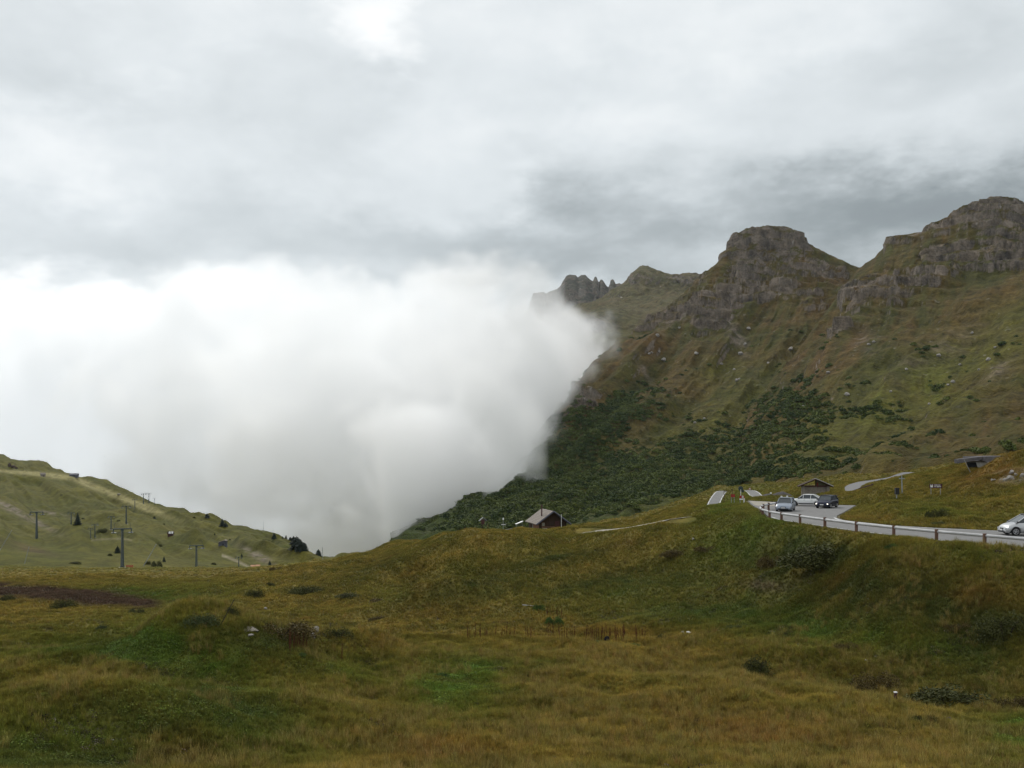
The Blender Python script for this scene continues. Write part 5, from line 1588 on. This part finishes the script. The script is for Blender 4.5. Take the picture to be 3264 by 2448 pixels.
BUSHES = [
 (2630, 1790, 330, 84, M_LEAF, 'large dark bush on the bank just below the guardrail'),
 (2465, 1800, 110, 50, M_LEAFB, 'russet bush left of the large dark bush below the guardrail'),
 (3195, 2035, 190, 105, M_LEAF, 'large dark bush on the bank near the right edge'),
 (3020, 2252, 350, 84, M_LEAF, 'long low olive bush at the foot of the right bank'),
 (3225, 2265, 150, 66, M_LEAFB, 'darker right end of the bush row at the right bank foot'),
 (2800, 2205, 170, 72, M_LEAFB, 'thin twiggy bush left of the long low olive bush'),
 (2410, 2150, 130, 80, M_LEAF, 'dark reedy bush in the dip behind the right meadow'),
 (2985, 1652, 72, 44, M_LEAF, 'round dark bush on the grass above the road'),
 (2990, 1672, 50, 14, M_LEAFT, 'low blue green clump below the round dark bush'),
 (2150, 1775, 105, 26, M_LEAFB, 'low brown bush on the upper knoll, the left of two'),
 (2250, 1757, 90, 22, M_LEAFB, 'low brown bush on the upper knoll, the right of two'),
 (975, 1892, 120, 34, M_LEAF, 'wide low bush at the left foot of the knoll'),
 (1115, 1904, 110, 20, M_LEAF, 'flat dark bush right of the wide low one at the knoll foot'),
 (1225, 1917, 95, 17, M_LEAFB, 'flat brown bush further right along the knoll foot'),
 (812, 1904, 66, 34, M_LEAF, 'round grey green bush left of the knoll foot'),
 (860, 1868, 44, 22, M_LEAF, 'small round bush on the flat above the round grey green one'),
 (882, 1815, 52, 18, M_LEAFB, 'dark bush where the knoll meets the left pasture'),
 (200, 1940, 90, 38, M_LEAF, 'dark green bush in front of the bare soil strip'),
 (28, 1920, 86, 38, M_LEAF, 'dark green bush at the left edge below the soil strip'),
 (436, 1955, 62, 24, M_LEAF, 'small dark bush at the right end of the soil strip'),
 (640, 1990, 120, 44, M_LEAFT, 'blue green rounded bush on the mound left of the slab'),
 (735, 1968, 80, 44, M_LEAF, 'dark bush behind the leaning stick'),
 (895, 2020, 210, 62, M_LEAFB, 'broad dark bush mound left of the two boulders'),
 (1070, 2040, 110, 46, M_LEAF, 'dark bush right of the two boulders'),
 (1210, 1978, 84, 20, M_LEAFB, 'small flat brown bush in the middle meadow'),
 (1768, 1985, 62, 34, M_LEAFG, 'fresh green leafy clump under the knoll slope'),
 (1718, 1942, 44, 26, M_LEAFG, 'pale rounded herb clump on the lower knoll slope'),
 (1900, 2055, 120, 18, M_LEAFG, 'bright green leaf clump at the foot of the seed stalks'),
 (2000, 2058, 90, 16, M_LEAFG, 'bright green leaf clump right of the black stump'),
 (950, 2095, 60, 16, M_LEAFG, 'bright green leaves below the stalks by the boulders'),
 (1410, 2162, 66, 24, M_LEAFG, 'bright green broad leaved plant in the green hollow'),
 (2945, 2306, 80, 40, M_LEAF, 'small green bush between the brown rocks in the right meadow'),
 (2340, 2010, 60, 20, M_LEAFT, 'pale green clump on the lower bank right of the white stones'),
 (2110, 2042, 44, 26, M_LEAF, 'small dark bush left of the white stones'),
 (3050, 2010, 90, 34, M_LEAFB, 'brown bush left of the large dark bush near the right edge'),
 (2700, 2075, 90, 30, M_LEAFB, 'low brown bush in the middle of the right bank'),
 (330, 2010, 60, 26, M_LEAFT, 'blue green shrub on the left green patch'),
 (250, 2165, 40, 26, M_LEAFT, 'small blue green shrub beside the yellow flowers'),
 (3080, 2440, 110, 40, M_LEAFT, 'grey green shrub at the bottom right edge'),
 (2850, 1745, 60, 22, M_LEAFG, 'low green bush just under the guardrail posts'),
]
for i, (u, v, w_, h_, m, lb) in enumerate(BUSHES):
    bush(u, v, w_, h_, m, lb, k=i)
HB = [q for i_, q in enumerate([(466, 1655, 16, 9), (352, 1666, 16, 8), (378, 1663, 14, 8), (312, 1650, 18, 9), (325, 1700, 40, 18), (515, 1738, 22, 10), (215, 1742, 24, 13), (498, 1805, 36, 26), (470, 1800, 22, 14), (590, 1806, 60, 12), (680, 1800, 24, 9), (265, 1655, 12, 5), (540, 1656, 12, 5), (524, 1670, 8, 6), (731, 1722, 10, 5), (600, 1712, 12, 5), (690, 1825, 30, 12), (195, 1580, 10, 4), (140, 1545, 8, 8), (620, 1646, 12, 7), (640, 1660, 10, 5), (440, 1790, 24, 10), (240, 1800, 40, 10), (350, 1770, 20, 10)]) if i_ % 3]
for i, (u, v, w_, h_) in enumerate(HB):
    bush(u, v, w_, h_, M_LEAF, 'low dark bush on the left pasture slope', 'low bushes on the left pasture', k=i, names=HS, sink=.1)

# ------------------------------------------------------------------ sticks, stakes and seed stalks
g = G(702, 1998)
tag(MB().tube(g, P(746, 1912, g.y), .025, .02, n=6).build('stick', M_TRIM), 'thin dark stick leaning right out of the green mound', 'stick')
g = G(2856, 2240)
t = empty('wooden_stake', g)
tag(t, 'short brown stake with a white top in the right meadow', 'stake')
MB().box((0, 0, .22), (.12, .12, .6)).build('stake', M_BRN, t)
MB().box((0, 0, .53), (.15, .15, .04)).build('cap', M_WHITE, t)
g = G(1684, 1935)
tag(MB().tube(g + Vector((-.5, 0, .15)), g + Vector((.55, 0, .05)), .05, n=6).build('log', M_CONCL), 'short grey log lying at the foot of the knoll', 'log')
def stalk_mesh(seed):
    r_ = np.random.RandomState(seed)
    mb = MB()
    mb.tube((0, 0, -.05), (.03, 0, .5), .011, .009, n=5)
    for k in range(34):
        z = .34 + .66 * r_.rand()
        rr = .034 * (1 - abs((z - .6) / .45) ** 2 * .6)
        a = r_.uniform(0, 6.28)
        c = Vector((.03 + math.cos(a) * rr * .6, math.sin(a) * rr * .6, z))
        s = .028
        mb.add([c + Vector((-s * .5, 0, -s)), c + Vector((s * .5, s * .3, -s * .3)), c + Vector((0, 0, s * 1.4))], [(0, 1, 2)])
        mb.add([c + Vector((0, -s * .5, -s)), c + Vector((s * .2, s * .5, -s * .3)), c + Vector((0, 0, s * 1.4))], [(0, 1, 2)])
    return mb
sp = []
for k in range(3):
    sp.append(stalk_mesh(k).build('seed_stalk', M_STALK))
SPOTS = []
for (u0, u1, v0, v1, n) in [(1475, 1500, 2036, 2048, 5), (1512, 1560, 2030, 2044, 13), (1578, 1700, 2030, 2040, 16), (1745, 1775, 2028, 2036, 7), (1780, 1830, 2032, 2044, 10), (1868, 1915, 2034, 2050, 16), (1915, 1950, 2030, 2046, 11), (1960, 2005, 2032, 2048, 17), (2018, 2050, 2036, 2052, 8), (912, 985, 2064, 2084, 20), (1745, 1790, 1960, 1984, 11), (1075, 1090, 2105, 2110, 2)]:
    for _ in range(n):
        SPOTS.append((rnd.uniform(u0, u1), rnd.uniform(v0, v1)))
for i, (u, v) in enumerate(SPOTS):
    x = G(u, v)
    o = sp[i] if i < 3 else sp[i % 3].copy()
    if i >= 3:
        COL.objects.link(o)
    s = rnd.uniform(.72, 1.18)
    o.location = x + Vector((rnd.uniform(-.2, .2), 0, 0))
    o.scale = (s * 1.2, s * 1.2, s)
    o.rotation_euler = (rnd.uniform(-.1, .1), rnd.uniform(-.1, .1), rnd.uniform(0, 6))
    tag(o, 'rust brown seed stalk standing up out of the straw coloured grass', 'seed stalk', 'seed stalks across the middle meadow')

# ------------------------------------------------------------------ scattered cover: instanced on points
def scatter(name, pts, cols, scl, rot, protos, mat_):
    n = len(pts)
    me = bpy.data.meshes.new(name)
    me.vertices.add(n)
    me.vertices.foreach_set('co', np.asarray(pts, np.float32).ravel())
    a = me.attributes.new('tint', 'FLOAT_COLOR', 'POINT')
    a.data.foreach_set('color', np.concatenate([cols, np.ones((n, 1))], 1).astype(np.float32).ravel())
    a = me.attributes.new('size', 'FLOAT_VECTOR', 'POINT')
    a.data.foreach_set('vector', np.asarray(scl, np.float32).ravel())
    a = me.attributes.new('turn', 'FLOAT_VECTOR', 'POINT')
    a.data.foreach_set('vector', np.asarray(rot, np.float32).ravel())
    a = me.attributes.new('which', 'INT', 'POINT')
    a.data.foreach_set('value', np.random.RandomState(5).randint(0, len(protos), n).astype(np.int32))
    o = bpy.data.objects.new(name, me)
    COL.objects.link(o)
    gt = bpy.data.node_groups.new(name, 'GeometryNodeTree')
    gt.interface.new_socket('Geometry', in_out='INPUT', socket_type='NodeSocketGeometry')
    gt.interface.new_socket('Geometry', in_out='OUTPUT', socket_type='NodeSocketGeometry')
    g = NT(gt)
    gi, go_ = g.n('NodeGroupInput'), g.n('NodeGroupOutput')
    g2i = g.n('GeometryNodeGeometryToInstance')
    for q in protos:
        oi = g.n('GeometryNodeObjectInfo')
        oi.inputs['Object'].default_value = q
        oi.inputs['As Instance'].default_value = True
        g.t.links.new(oi.outputs['Geometry'], g2i.inputs[0]) if len(protos) == 1 else None
    join = g.n('GeometryNodeJoinGeometry')
    for q in reversed(protos):
        oi = g.n('GeometryNodeObjectInfo')
        oi.inputs['Object'].default_value = q
        oi.inputs['As Instance'].default_value = True
        g.t.links.new(oi.outputs['Geometry'], join.inputs[0])
    iop = g.n('GeometryNodeInstanceOnPoints')
    g.put(iop.inputs['Points'], gi.outputs[0])
    g.put(iop.inputs['Instance'], join.outputs[0])
    iop.inputs['Pick Instance'].default_value = True
    def attr(nm, ty):
        nd = g.n('GeometryNodeInputNamedAttribute', data_type=ty)
        nd.inputs['Name'].default_value = nm
        return nd.outputs['Attribute']
    g.put(iop.inputs['Instance Index'], attr('which', 'INT'))
    g.put(iop.inputs['Rotation'], attr('turn', 'FLOAT_VECTOR'))
    g.put(iop.inputs['Scale'], attr('size', 'FLOAT_VECTOR'))
    g.put(go_.inputs[0], iop.outputs[0])
    md = o.modifiers.new('scatter', 'NODES')
    md.node_group = gt
    tag(o, kind='stuff')
    return o
def tintmat(name, lo=.6, hi=1.4, sc=9.0, rough=.8, tip=1.35):
    m, t, b = new_mat(name, rough, 0.15)
    at = t.n('ShaderNodeAttribute', attribute_name='tint', attribute_type='INSTANCER')
    own = t.n('ShaderNodeAttribute', attribute_name='vary')
    pos = t.n('ShaderNodeNewGeometry').outputs['Position']
    k = t.m('MULTIPLY', t.mr(t.noise(pos, sc, 3, .7), .3, .7, lo, hi, 'LINEAR'), own.outputs['Fac'])
    sc_ = t.n('ShaderNodeVectorMath', operation='SCALE')
    t.put(sc_.inputs[0], at.outputs['Color'])
    t.put(sc_.inputs['Scale'], k)
    t.put(b.inputs['Base Color'], sc_.outputs[0])
    return m
M_TUFT = tintmat('grass_blades')
M_HERB = tintmat('herb_leaves')
M_SHRUB = tintmat('alder_leaves', .7, 1.35, .5)
PROTO_COL = bpy.data.collections.new('source_meshes')
def proto_obj(name, V_, F_, vary, m):
    me = bpy.data.meshes.new(name)
    me.from_pydata([tuple(q) for q in V_], [], [tuple(f) for f in F_])
    a = me.attributes.new('vary', 'FLOAT', 'POINT')
    a.data.foreach_set('value', np.asarray(vary, np.float32))
    me.materials.append(m)
    o = bpy.data.objects.new(name, me)
    PROTO_COL.objects.link(o)
    return o
def tuft(seed, n=26, spread=.22, lean=.45, w_=.011):
    r_ = np.random.RandomState(seed)
    V_, F_, vr = [], [], []
    for k in range(n):
        a = r_.uniform(0, 6.28)
        r0 = spread * r_.rand() ** .6
        b = Vector((math.cos(a) * r0, math.sin(a) * r0, -.03))
        h = r_.uniform(.45, 1.0)
        le = lean * r_.uniform(.2, 1.2) * h
        a2 = a + r_.uniform(-1, 1)
        dr = Vector((math.cos(a2), math.sin(a2), 0))
        sd_ = Vector((-dr.y, dr.x, 0)) * w_ * r_.uniform(.7, 1.5)
        m1 = b + Vector((0, 0, h * .55)) + dr * le * .3
        tp = b + Vector((0, 0, h * .95)) + dr * le
        o = len(V_)
        V_ += [b - sd_, b + sd_, m1 + sd_ * .9, m1 - sd_ * .9, tp]
        F_ += [(o, o + 1, o + 2, o + 3), (o + 3, o + 2, o + 4)]
        q = r_.uniform(.75, 1.25)
        vr += [q * .8, q * .8, q, q, q * 1.25]
    return V_, F_, vr
TUFTS = [proto_obj('grass_tuft', *tuft(k), M_TUFT) for k in range(5)]
def herb(seed, n=34):
    r_ = np.random.RandomState(seed)
    V_, F_, vr = [], [], []
    for k in range(n):
        a = r_.uniform(0, 6.28)
        r0 = .42 * r_.rand() ** .6
        c = Vector((math.cos(a) * r0, math.sin(a) * r0, r_.uniform(.05, .42) * (1.15 - r0)))
        s = r_.uniform(.03, .075)
        n1 = Vector(r_.normal(size=3)) * .5 + Vector((0, 0, .5))
        t1 = n1.orthogonal().normalized()
        t2 = n1.cross(t1).normalized()
        o = len(V_)
        V_ += [c - t1 * s, c - t2 * s * .6, c + t1 * s, c + t2 * s * .6]
        F_ += [(o, o + 1, o + 2, o + 3)]
        vr += [r_.uniform(.6, 1.5)] * 4
    return V_, F_, vr
HERBS = [proto_obj('herb_clump', *herb(k), M_HERB) for k in range(4)]
def clump(seed, n=120):
    r_ = np.random.RandomState(seed)
    p = r_.normal(size=(n, 3))
    p /= np.linalg.norm(p, axis=1)[:, None]
    p[:, 2] = np.abs(p[:, 2])
    p *= (r_.uniform(.55, 1.0, n) * (1 + .35 * fbm(p * 2 + seed * 5, 2)))[:, None]
    V_, F_, vr = [], [], []
    for q in p:
        c = Vector(q)
        s = r_.uniform(.12, .26)
        n1 = (c + Vector(r_.normal(size=3)) * .5).normalized()
        t1 = n1.orthogonal().normalized()
        t2 = n1.cross(t1)
        o = len(V_)
        V_ += [c - t1 * s, c - t2 * s, c + t1 * s, c + t2 * s]
        F_ += [(o, o + 1, o + 2, o + 3)]
        vr += [r_.uniform(.6, 1.35)] * 4
    return V_, F_, vr
CLUMPS = [proto_obj('shrub_clump', *clump(k), M_SHRUB) for k in range(4)]

rs = np.random.RandomState(42)
def ground_points(n, y0, y1, power=1.0, umin=-260, umax=3520):
    """points spread evenly over ground area between two distances"""
    y = np.sqrt(rs.uniform(y0 ** 2, y1 ** 2, n)) if power == 1.0 else y0 * (y1 / y0) ** rs.uniform(0, 1, n)
    u = rs.uniform(umin, umax, n)
    x = (u - CU) / F * y
    return x, y
def keep_off(x, y):
    k = poly_dist(x, y, ROAD) > 0.35
    for nm, (L, hw) in LANE_W.items():
        for a, b in zip(L[:-1], L[1:]):
            e = b[:2] - a[:2]
            t = np.clip(((x - a[0]) * e[0] + (y - a[1]) * e[1]) / (e @ e + 1e-9), 0, 1)
            k &= np.hypot(x - a[0] - t * e[0], y - a[1] - t * e[1]) > hw + (.3 if nm == 'gravel_path' else 0)
    return k
def lay(name, n, y0, y1, hfun, protos, m, power=1.0, tintf=None, mask=None, wid=1.0):
    x, y = ground_points(n, y0, y1, power)
    k = keep_off(x, y)
    x, y = x[k], y[k]
    z = hgt(x, y)
    c = ground_color(x, y, z)
    if mask is not None:
        k = mask(x, y, z, c)
        x, y, z, c = x[k], y[k], z[k], c[k]
    if tintf is not None:
        c = tintf(c, x, y, z)
    h = hfun(x, y, c)
    nn = len(x)
    scl = np.stack([h * wid, h * wid, h], -1) * np.stack([rs.uniform(.8, 1.3, nn)] * 2 + [rs.uniform(.7, 1.3, nn)], -1)
    rot = np.stack([rs.normal(0, .12, nn), rs.normal(0, .12, nn), rs.uniform(0, 6.28, nn)], -1)
    return scatter(name, np.stack([x, y, z], -1), c * rs.uniform(.82, 1.2, (nn, 1)) * (1 + rs.normal(0, .06, (nn, 3))), scl, rot, protos, m)
def greenness(c):
    return np.clip((c[:, 1] / (c[:, 0] + 1e-6) - .75) / .6, 0, 1)
lay('grass', 250000, 22, 80, lambda x, y, c: .33 * (1 - .35 * greenness(c)) * (1 + .9 * fbm(XYZ(x / 2.2, y / 2.2), 3)), TUFTS, M_TUFT, wid=1.0, tintf=lambda c, x, y, z: c * 1.15)
lay('grass', 420000, 76, 190, lambda x, y, c: .28 * (1 + .4 * fbm(XYZ(x / 5, y / 5), 2)), TUFTS, M_TUFT, wid=1.3, tintf=lambda c, x, y, z: c * 1.12)
lay('grass', 70000, 185, 330, lambda x, y, c: .4 + 0 * x, TUFTS, M_TUFT, wid=2.4, tintf=lambda c, x, y, z: c * 1.1)
def herb_mask(x, y, z, c):
    n = fbm(XYZ(x / 5 + 40, y / 6), 3)
    return (greenness(c) * 1.2 + 1.6 * n + rs.uniform(-.25, .25, len(x))) > .62
def straw_mask(x, y, z, c):
    n = fbm(XYZ(x / 4 + 140, y / 5), 3)
    return (1 - greenness(c) + 1.6 * n + rs.uniform(-.3, .3, len(x))) > .85
lay('tall_grass', 26000, 30, 75, lambda x, y, c: .62 + 0 * x, TUFTS, M_TUFT, wid=.75, tintf=lambda c, x, y, z: mixc(c * 1.1, np.array([.30, .225, .075]), .5 + 0 * x), mask=straw_mask)
lay('low_herbs', 150000, 28, 120, lambda x, y, c: .40 + 0 * x, HERBS, M_HERB, tintf=lambda c, x, y, z: c * np.array([.95, 1.1, 1.0]) * .95, mask=herb_mask, wid=1.3)
def dry_mask(x, y, z, c):
    n = fbm(XYZ(x / 3.5 + 90, y / 4), 3)
    return (1.5 * n + rs.uniform(-.2, .2, len(x))) > .38
lay('withered_herbs', 60000, 31, 90, lambda x, y, c: .42 + 0 * x, HERBS, M_HERB, tintf=lambda c, x, y, z: mixc(np.array([.035, .026, .018]), np.array([.20, .17, .13]), (rs.rand(len(x)) < .10) * 1.0), mask=dry_mask, wid=1.0)
# alder and dwarf pine thickets low on the mountain
def shrub_density(u, v, p):
    d = 1.15 * gb(u, v, 1700, 1560, 260, 160, -.6) + 1.0 * gb(u, v, 2150, 1470, 330, 60, -.25) + .9 * gb(u, v, 1950, 1330, 200, 60, -.4) + .9 * gb(u, v, 2000, 1580, 330, 40, -.18) + .2 * gb(u, v, 2500, 1280, 200, 60, -.3)
    d = d + .7 * gb(u, v, 2560, 1290, 80, 35, -.3) + .35 * gb(u, v, 2500, 1500, 300, 24, -.12) + .15 * gb(u, v, 2700, 1440, 500, 60, -.1) + .9 * gb(u, v, 1560, 1650, 120, 26, -.2) + .5 * gb(u, v, 2250, 1560, 200, 30, -.15) + .16 * gb(u, v, 2800, 1330, 500, 120, -.2)
    n = fbm(p / 38 + 7, 4)
    n2 = fbm(np.stack([p[:, 0] / 26, p[:, 1] / 90, p[:, 2] / 20], -1) + 3, 3)
    return d + .55 * n + .45 * n2
pts, cl_, sc_l = [], [], []
for nm, su, sv, X in SHEETS:
    if nm not in ('mountain', 'near_mountain'):
        continue
    sel = np.where((su > 1300) & (su < 3350) & (sv > 1050) & (sv < 1720))[0]
    j = sel[rs.randint(0, len(sel), 75000)]
    q = X[j] + rs.normal(0, .8, (len(j), 3)) * (1, 1, 0)
    d = shrub_density(su[j], sv[j], q)
    k = d * .85 + .5 * fbm(q / 9 + 13, 3) + rs.uniform(-.42, .42, len(j)) > .66
    q = q[k]
    pts.append(q)
    dn = fbm(q / 20 + 60, 3)
    cl_.append(mixc((0.034, 0.054, 0.014), (0.088, 0.108, 0.024), np.clip(.5 + 1.2 * dn + rs.normal(0, .2, len(q)), 0, 1)))
    sc_l.append((.5 + 1.5 * rs.uniform(0, 1, len(q)) ** 1.6 + .8 * np.clip(fbm(q / 15 + 5, 3), 0, 1)) * (q[:, 1] / 600) ** .5)
pts = np.concatenate(pts)
s1 = np.concatenate(sc_l)
scatter('alpine_shrubs', pts, np.concatenate(cl_), np.stack([s1 * 1.25, s1 * 1.25, s1], -1), np.stack([s1 * 0, s1 * 0, rs.uniform(0, 6.28, len(s1))], -1), CLUMPS, M_SHRUB)
print('shrubs', len(pts))
# ------------------------------------------------------------------ fog bank that fills the valley
FOG = [  # u, v, distance, radius x, y, z in metres
 (1485, 1600, 620, 32, 100, 34), (1560, 1470, 700, 30, 110, 46), (1390, 1690, 560, 38, 90, 26), (1555, 1600, 600, 26, 90, 32), (1480, 1665, 560, 30, 80, 24), (1620, 1250, 880, 40, 90, 62), (1000, 1450, 1250, 260, 300, 150), (1200, 1500, 950, 130, 200, 90), (500, 1250, 1700, 330, 300, 170),
 (1500, 1240, 1000, 72, 190, 84), (1690, 1135, 1060, 58, 110, 33), (1400, 1540, 780, 54, 120, 46), (1240, 1680, 700, 66, 110, 40),
 (1100, 1290, 1200, 150, 260, 128), (760, 1240, 1500, 190, 300, 165), (400, 1400, 1750, 280, 320, 160), (-100, 1430, 2000, 420, 330, 170),
 (800, 1650, 1300, 330, 260, 120), (1130, 1760, 820, 120, 160, 60), (1640, 1330, 900, 34, 90, 44), (1560, 1440, 820, 34, 90, 40), (1330, 1100, 1150, 90, 160, 60),
 (1820, 1120, 1060, 24, 50, 15), (300, 1700, 1600, 500, 260, 130), (-500, 1500, 2100, 500, 330, 200),
]
def fog_bank(name, FOG, lo, hi, res, dens, amp, seed, ramp):
    me = bpy.data.meshes.new(name)
    o = bpy.data.objects.new(name, me)
    COL.objects.link(o)
    m = bpy.data.materials.new(name)
    m.use_nodes = True
    m.node_tree.nodes.clear()
    t = NT(m.node_tree)
    pv = t.n('ShaderNodeVolumePrincipled')
    pv.inputs['Color'].default_value = (1, 1, 1, 1)
    pv.inputs['Density'].default_value = dens
    pv.inputs['Anisotropy'].default_value = 0.3
    mo = t.n('ShaderNodeOutputMaterial')
    t.put(mo.inputs['Volume'], pv.outputs[0])
    me.materials.append(m)
    gt = bpy.data.node_groups.new(name, 'GeometryNodeTree')
    gt.interface.new_socket('Geometry', in_out='OUTPUT', socket_type='NodeSocketGeometry')
    g = NT(gt)
    pos = g.n('GeometryNodeInputPosition').outputs[0]
    nz = g.noise(g.v('ADD', pos, (seed * 100.0, 0, 0)), 1 / 90, 7, 0.68, 0.4)
    nz = g.m('MULTIPLY', g.m('SUBTRACT', nz, 0.5), amp)
    f = None
    for (u, v, d, rx, ry, rz) in FOG:
        c = P(u, v, d)
        q = g.v('MULTIPLY', g.v('SUBTRACT', pos, tuple(c)), (1 / rx, 1 / ry, 1 / rz))
        e = g.m('SUBTRACT', 1.0, g.v('LENGTH', q, out=1))
        e = g.m('MULTIPLY', e, min(rx, rz))
        f = e if f is None else g.m('SMOOTH_MAX', f, e, 30.0)
    # the fog stays behind the left pasture hill
    sp_ = g.n('ShaderNodeSeparateXYZ')
    g.put(sp_.inputs[0], pos)
    lim = g.m('SUBTRACT', sp_.outputs[1], g.m('ADD', g.m('MULTIPLY', sp_.outputs[0], -1.18), 640.0))
    lim = g.m('ADD', g.m('MULTIPLY', lim, 0.6), nz)
    f = g.m('MINIMUM', f, lim)
    dn = g.mr(g.m('ADD', f, nz), ramp[0], ramp[1], 0.0, 1.0)
    dn = g.m('MULTIPLY', dn, g.mr(sp_.outputs[1], 620.0, 980.0, 3.0, 1.05))
    vc = g.n('GeometryNodeVolumeCube')
    g.put(vc.inputs['Density'], dn)
    vc.inputs['Background'].default_value = 0
    vc.inputs['Min'].default_value = lo
    vc.inputs['Max'].default_value = hi
    for k, q in zip('XYZ', res):
        vc.inputs['Resolution ' + k].default_value = q
    sm = g.n('GeometryNodeSetMaterial')
    g.put(sm.inputs[0], vc.outputs[0])
    sm.inputs['Material'].default_value = m
    go_ = g.n('NodeGroupOutput')
    g.put(go_.inputs[0], sm.outputs[0])
    md = o.modifiers.new('volume', 'NODES')
    md.node_group = gt
    tag(o, kind='stuff')
    return o
import time as _t
fog = fog_bank('fog', FOG, (-1300, 520, -110), (190, 2400, 330), (250, 250, 100), 0.014, 230.0, 1, (-6.0, 14.0))
# ------------------------------------------------------------------ air between here and the far peaks
def haze_box(dens):
    lo, hi = (-1700, -120, -330), (2100, 3100, 700)
    c = [(a + b) / 2 for a, b in zip(lo, hi)]
    d = [b - a for a, b in zip(lo, hi)]
    m = bpy.data.materials.new('haze')
    m.use_nodes = True
    m.node_tree.nodes.clear()
    t = NT(m.node_tree)
    pv = t.n('ShaderNodeVolumePrincipled')
    pv.inputs['Color'].default_value = (0.70, 0.84, 1.0, 1)
    pv.inputs['Density'].default_value = dens
    pv.inputs['Anisotropy'].default_value = 0.3
    mo = t.n('ShaderNodeOutputMaterial')
    t.put(mo.inputs['Volume'], pv.outputs[0])
    o = MB().box(c, d).build('haze', m)
    tag(o, kind='stuff')
haze_box(0.00002)
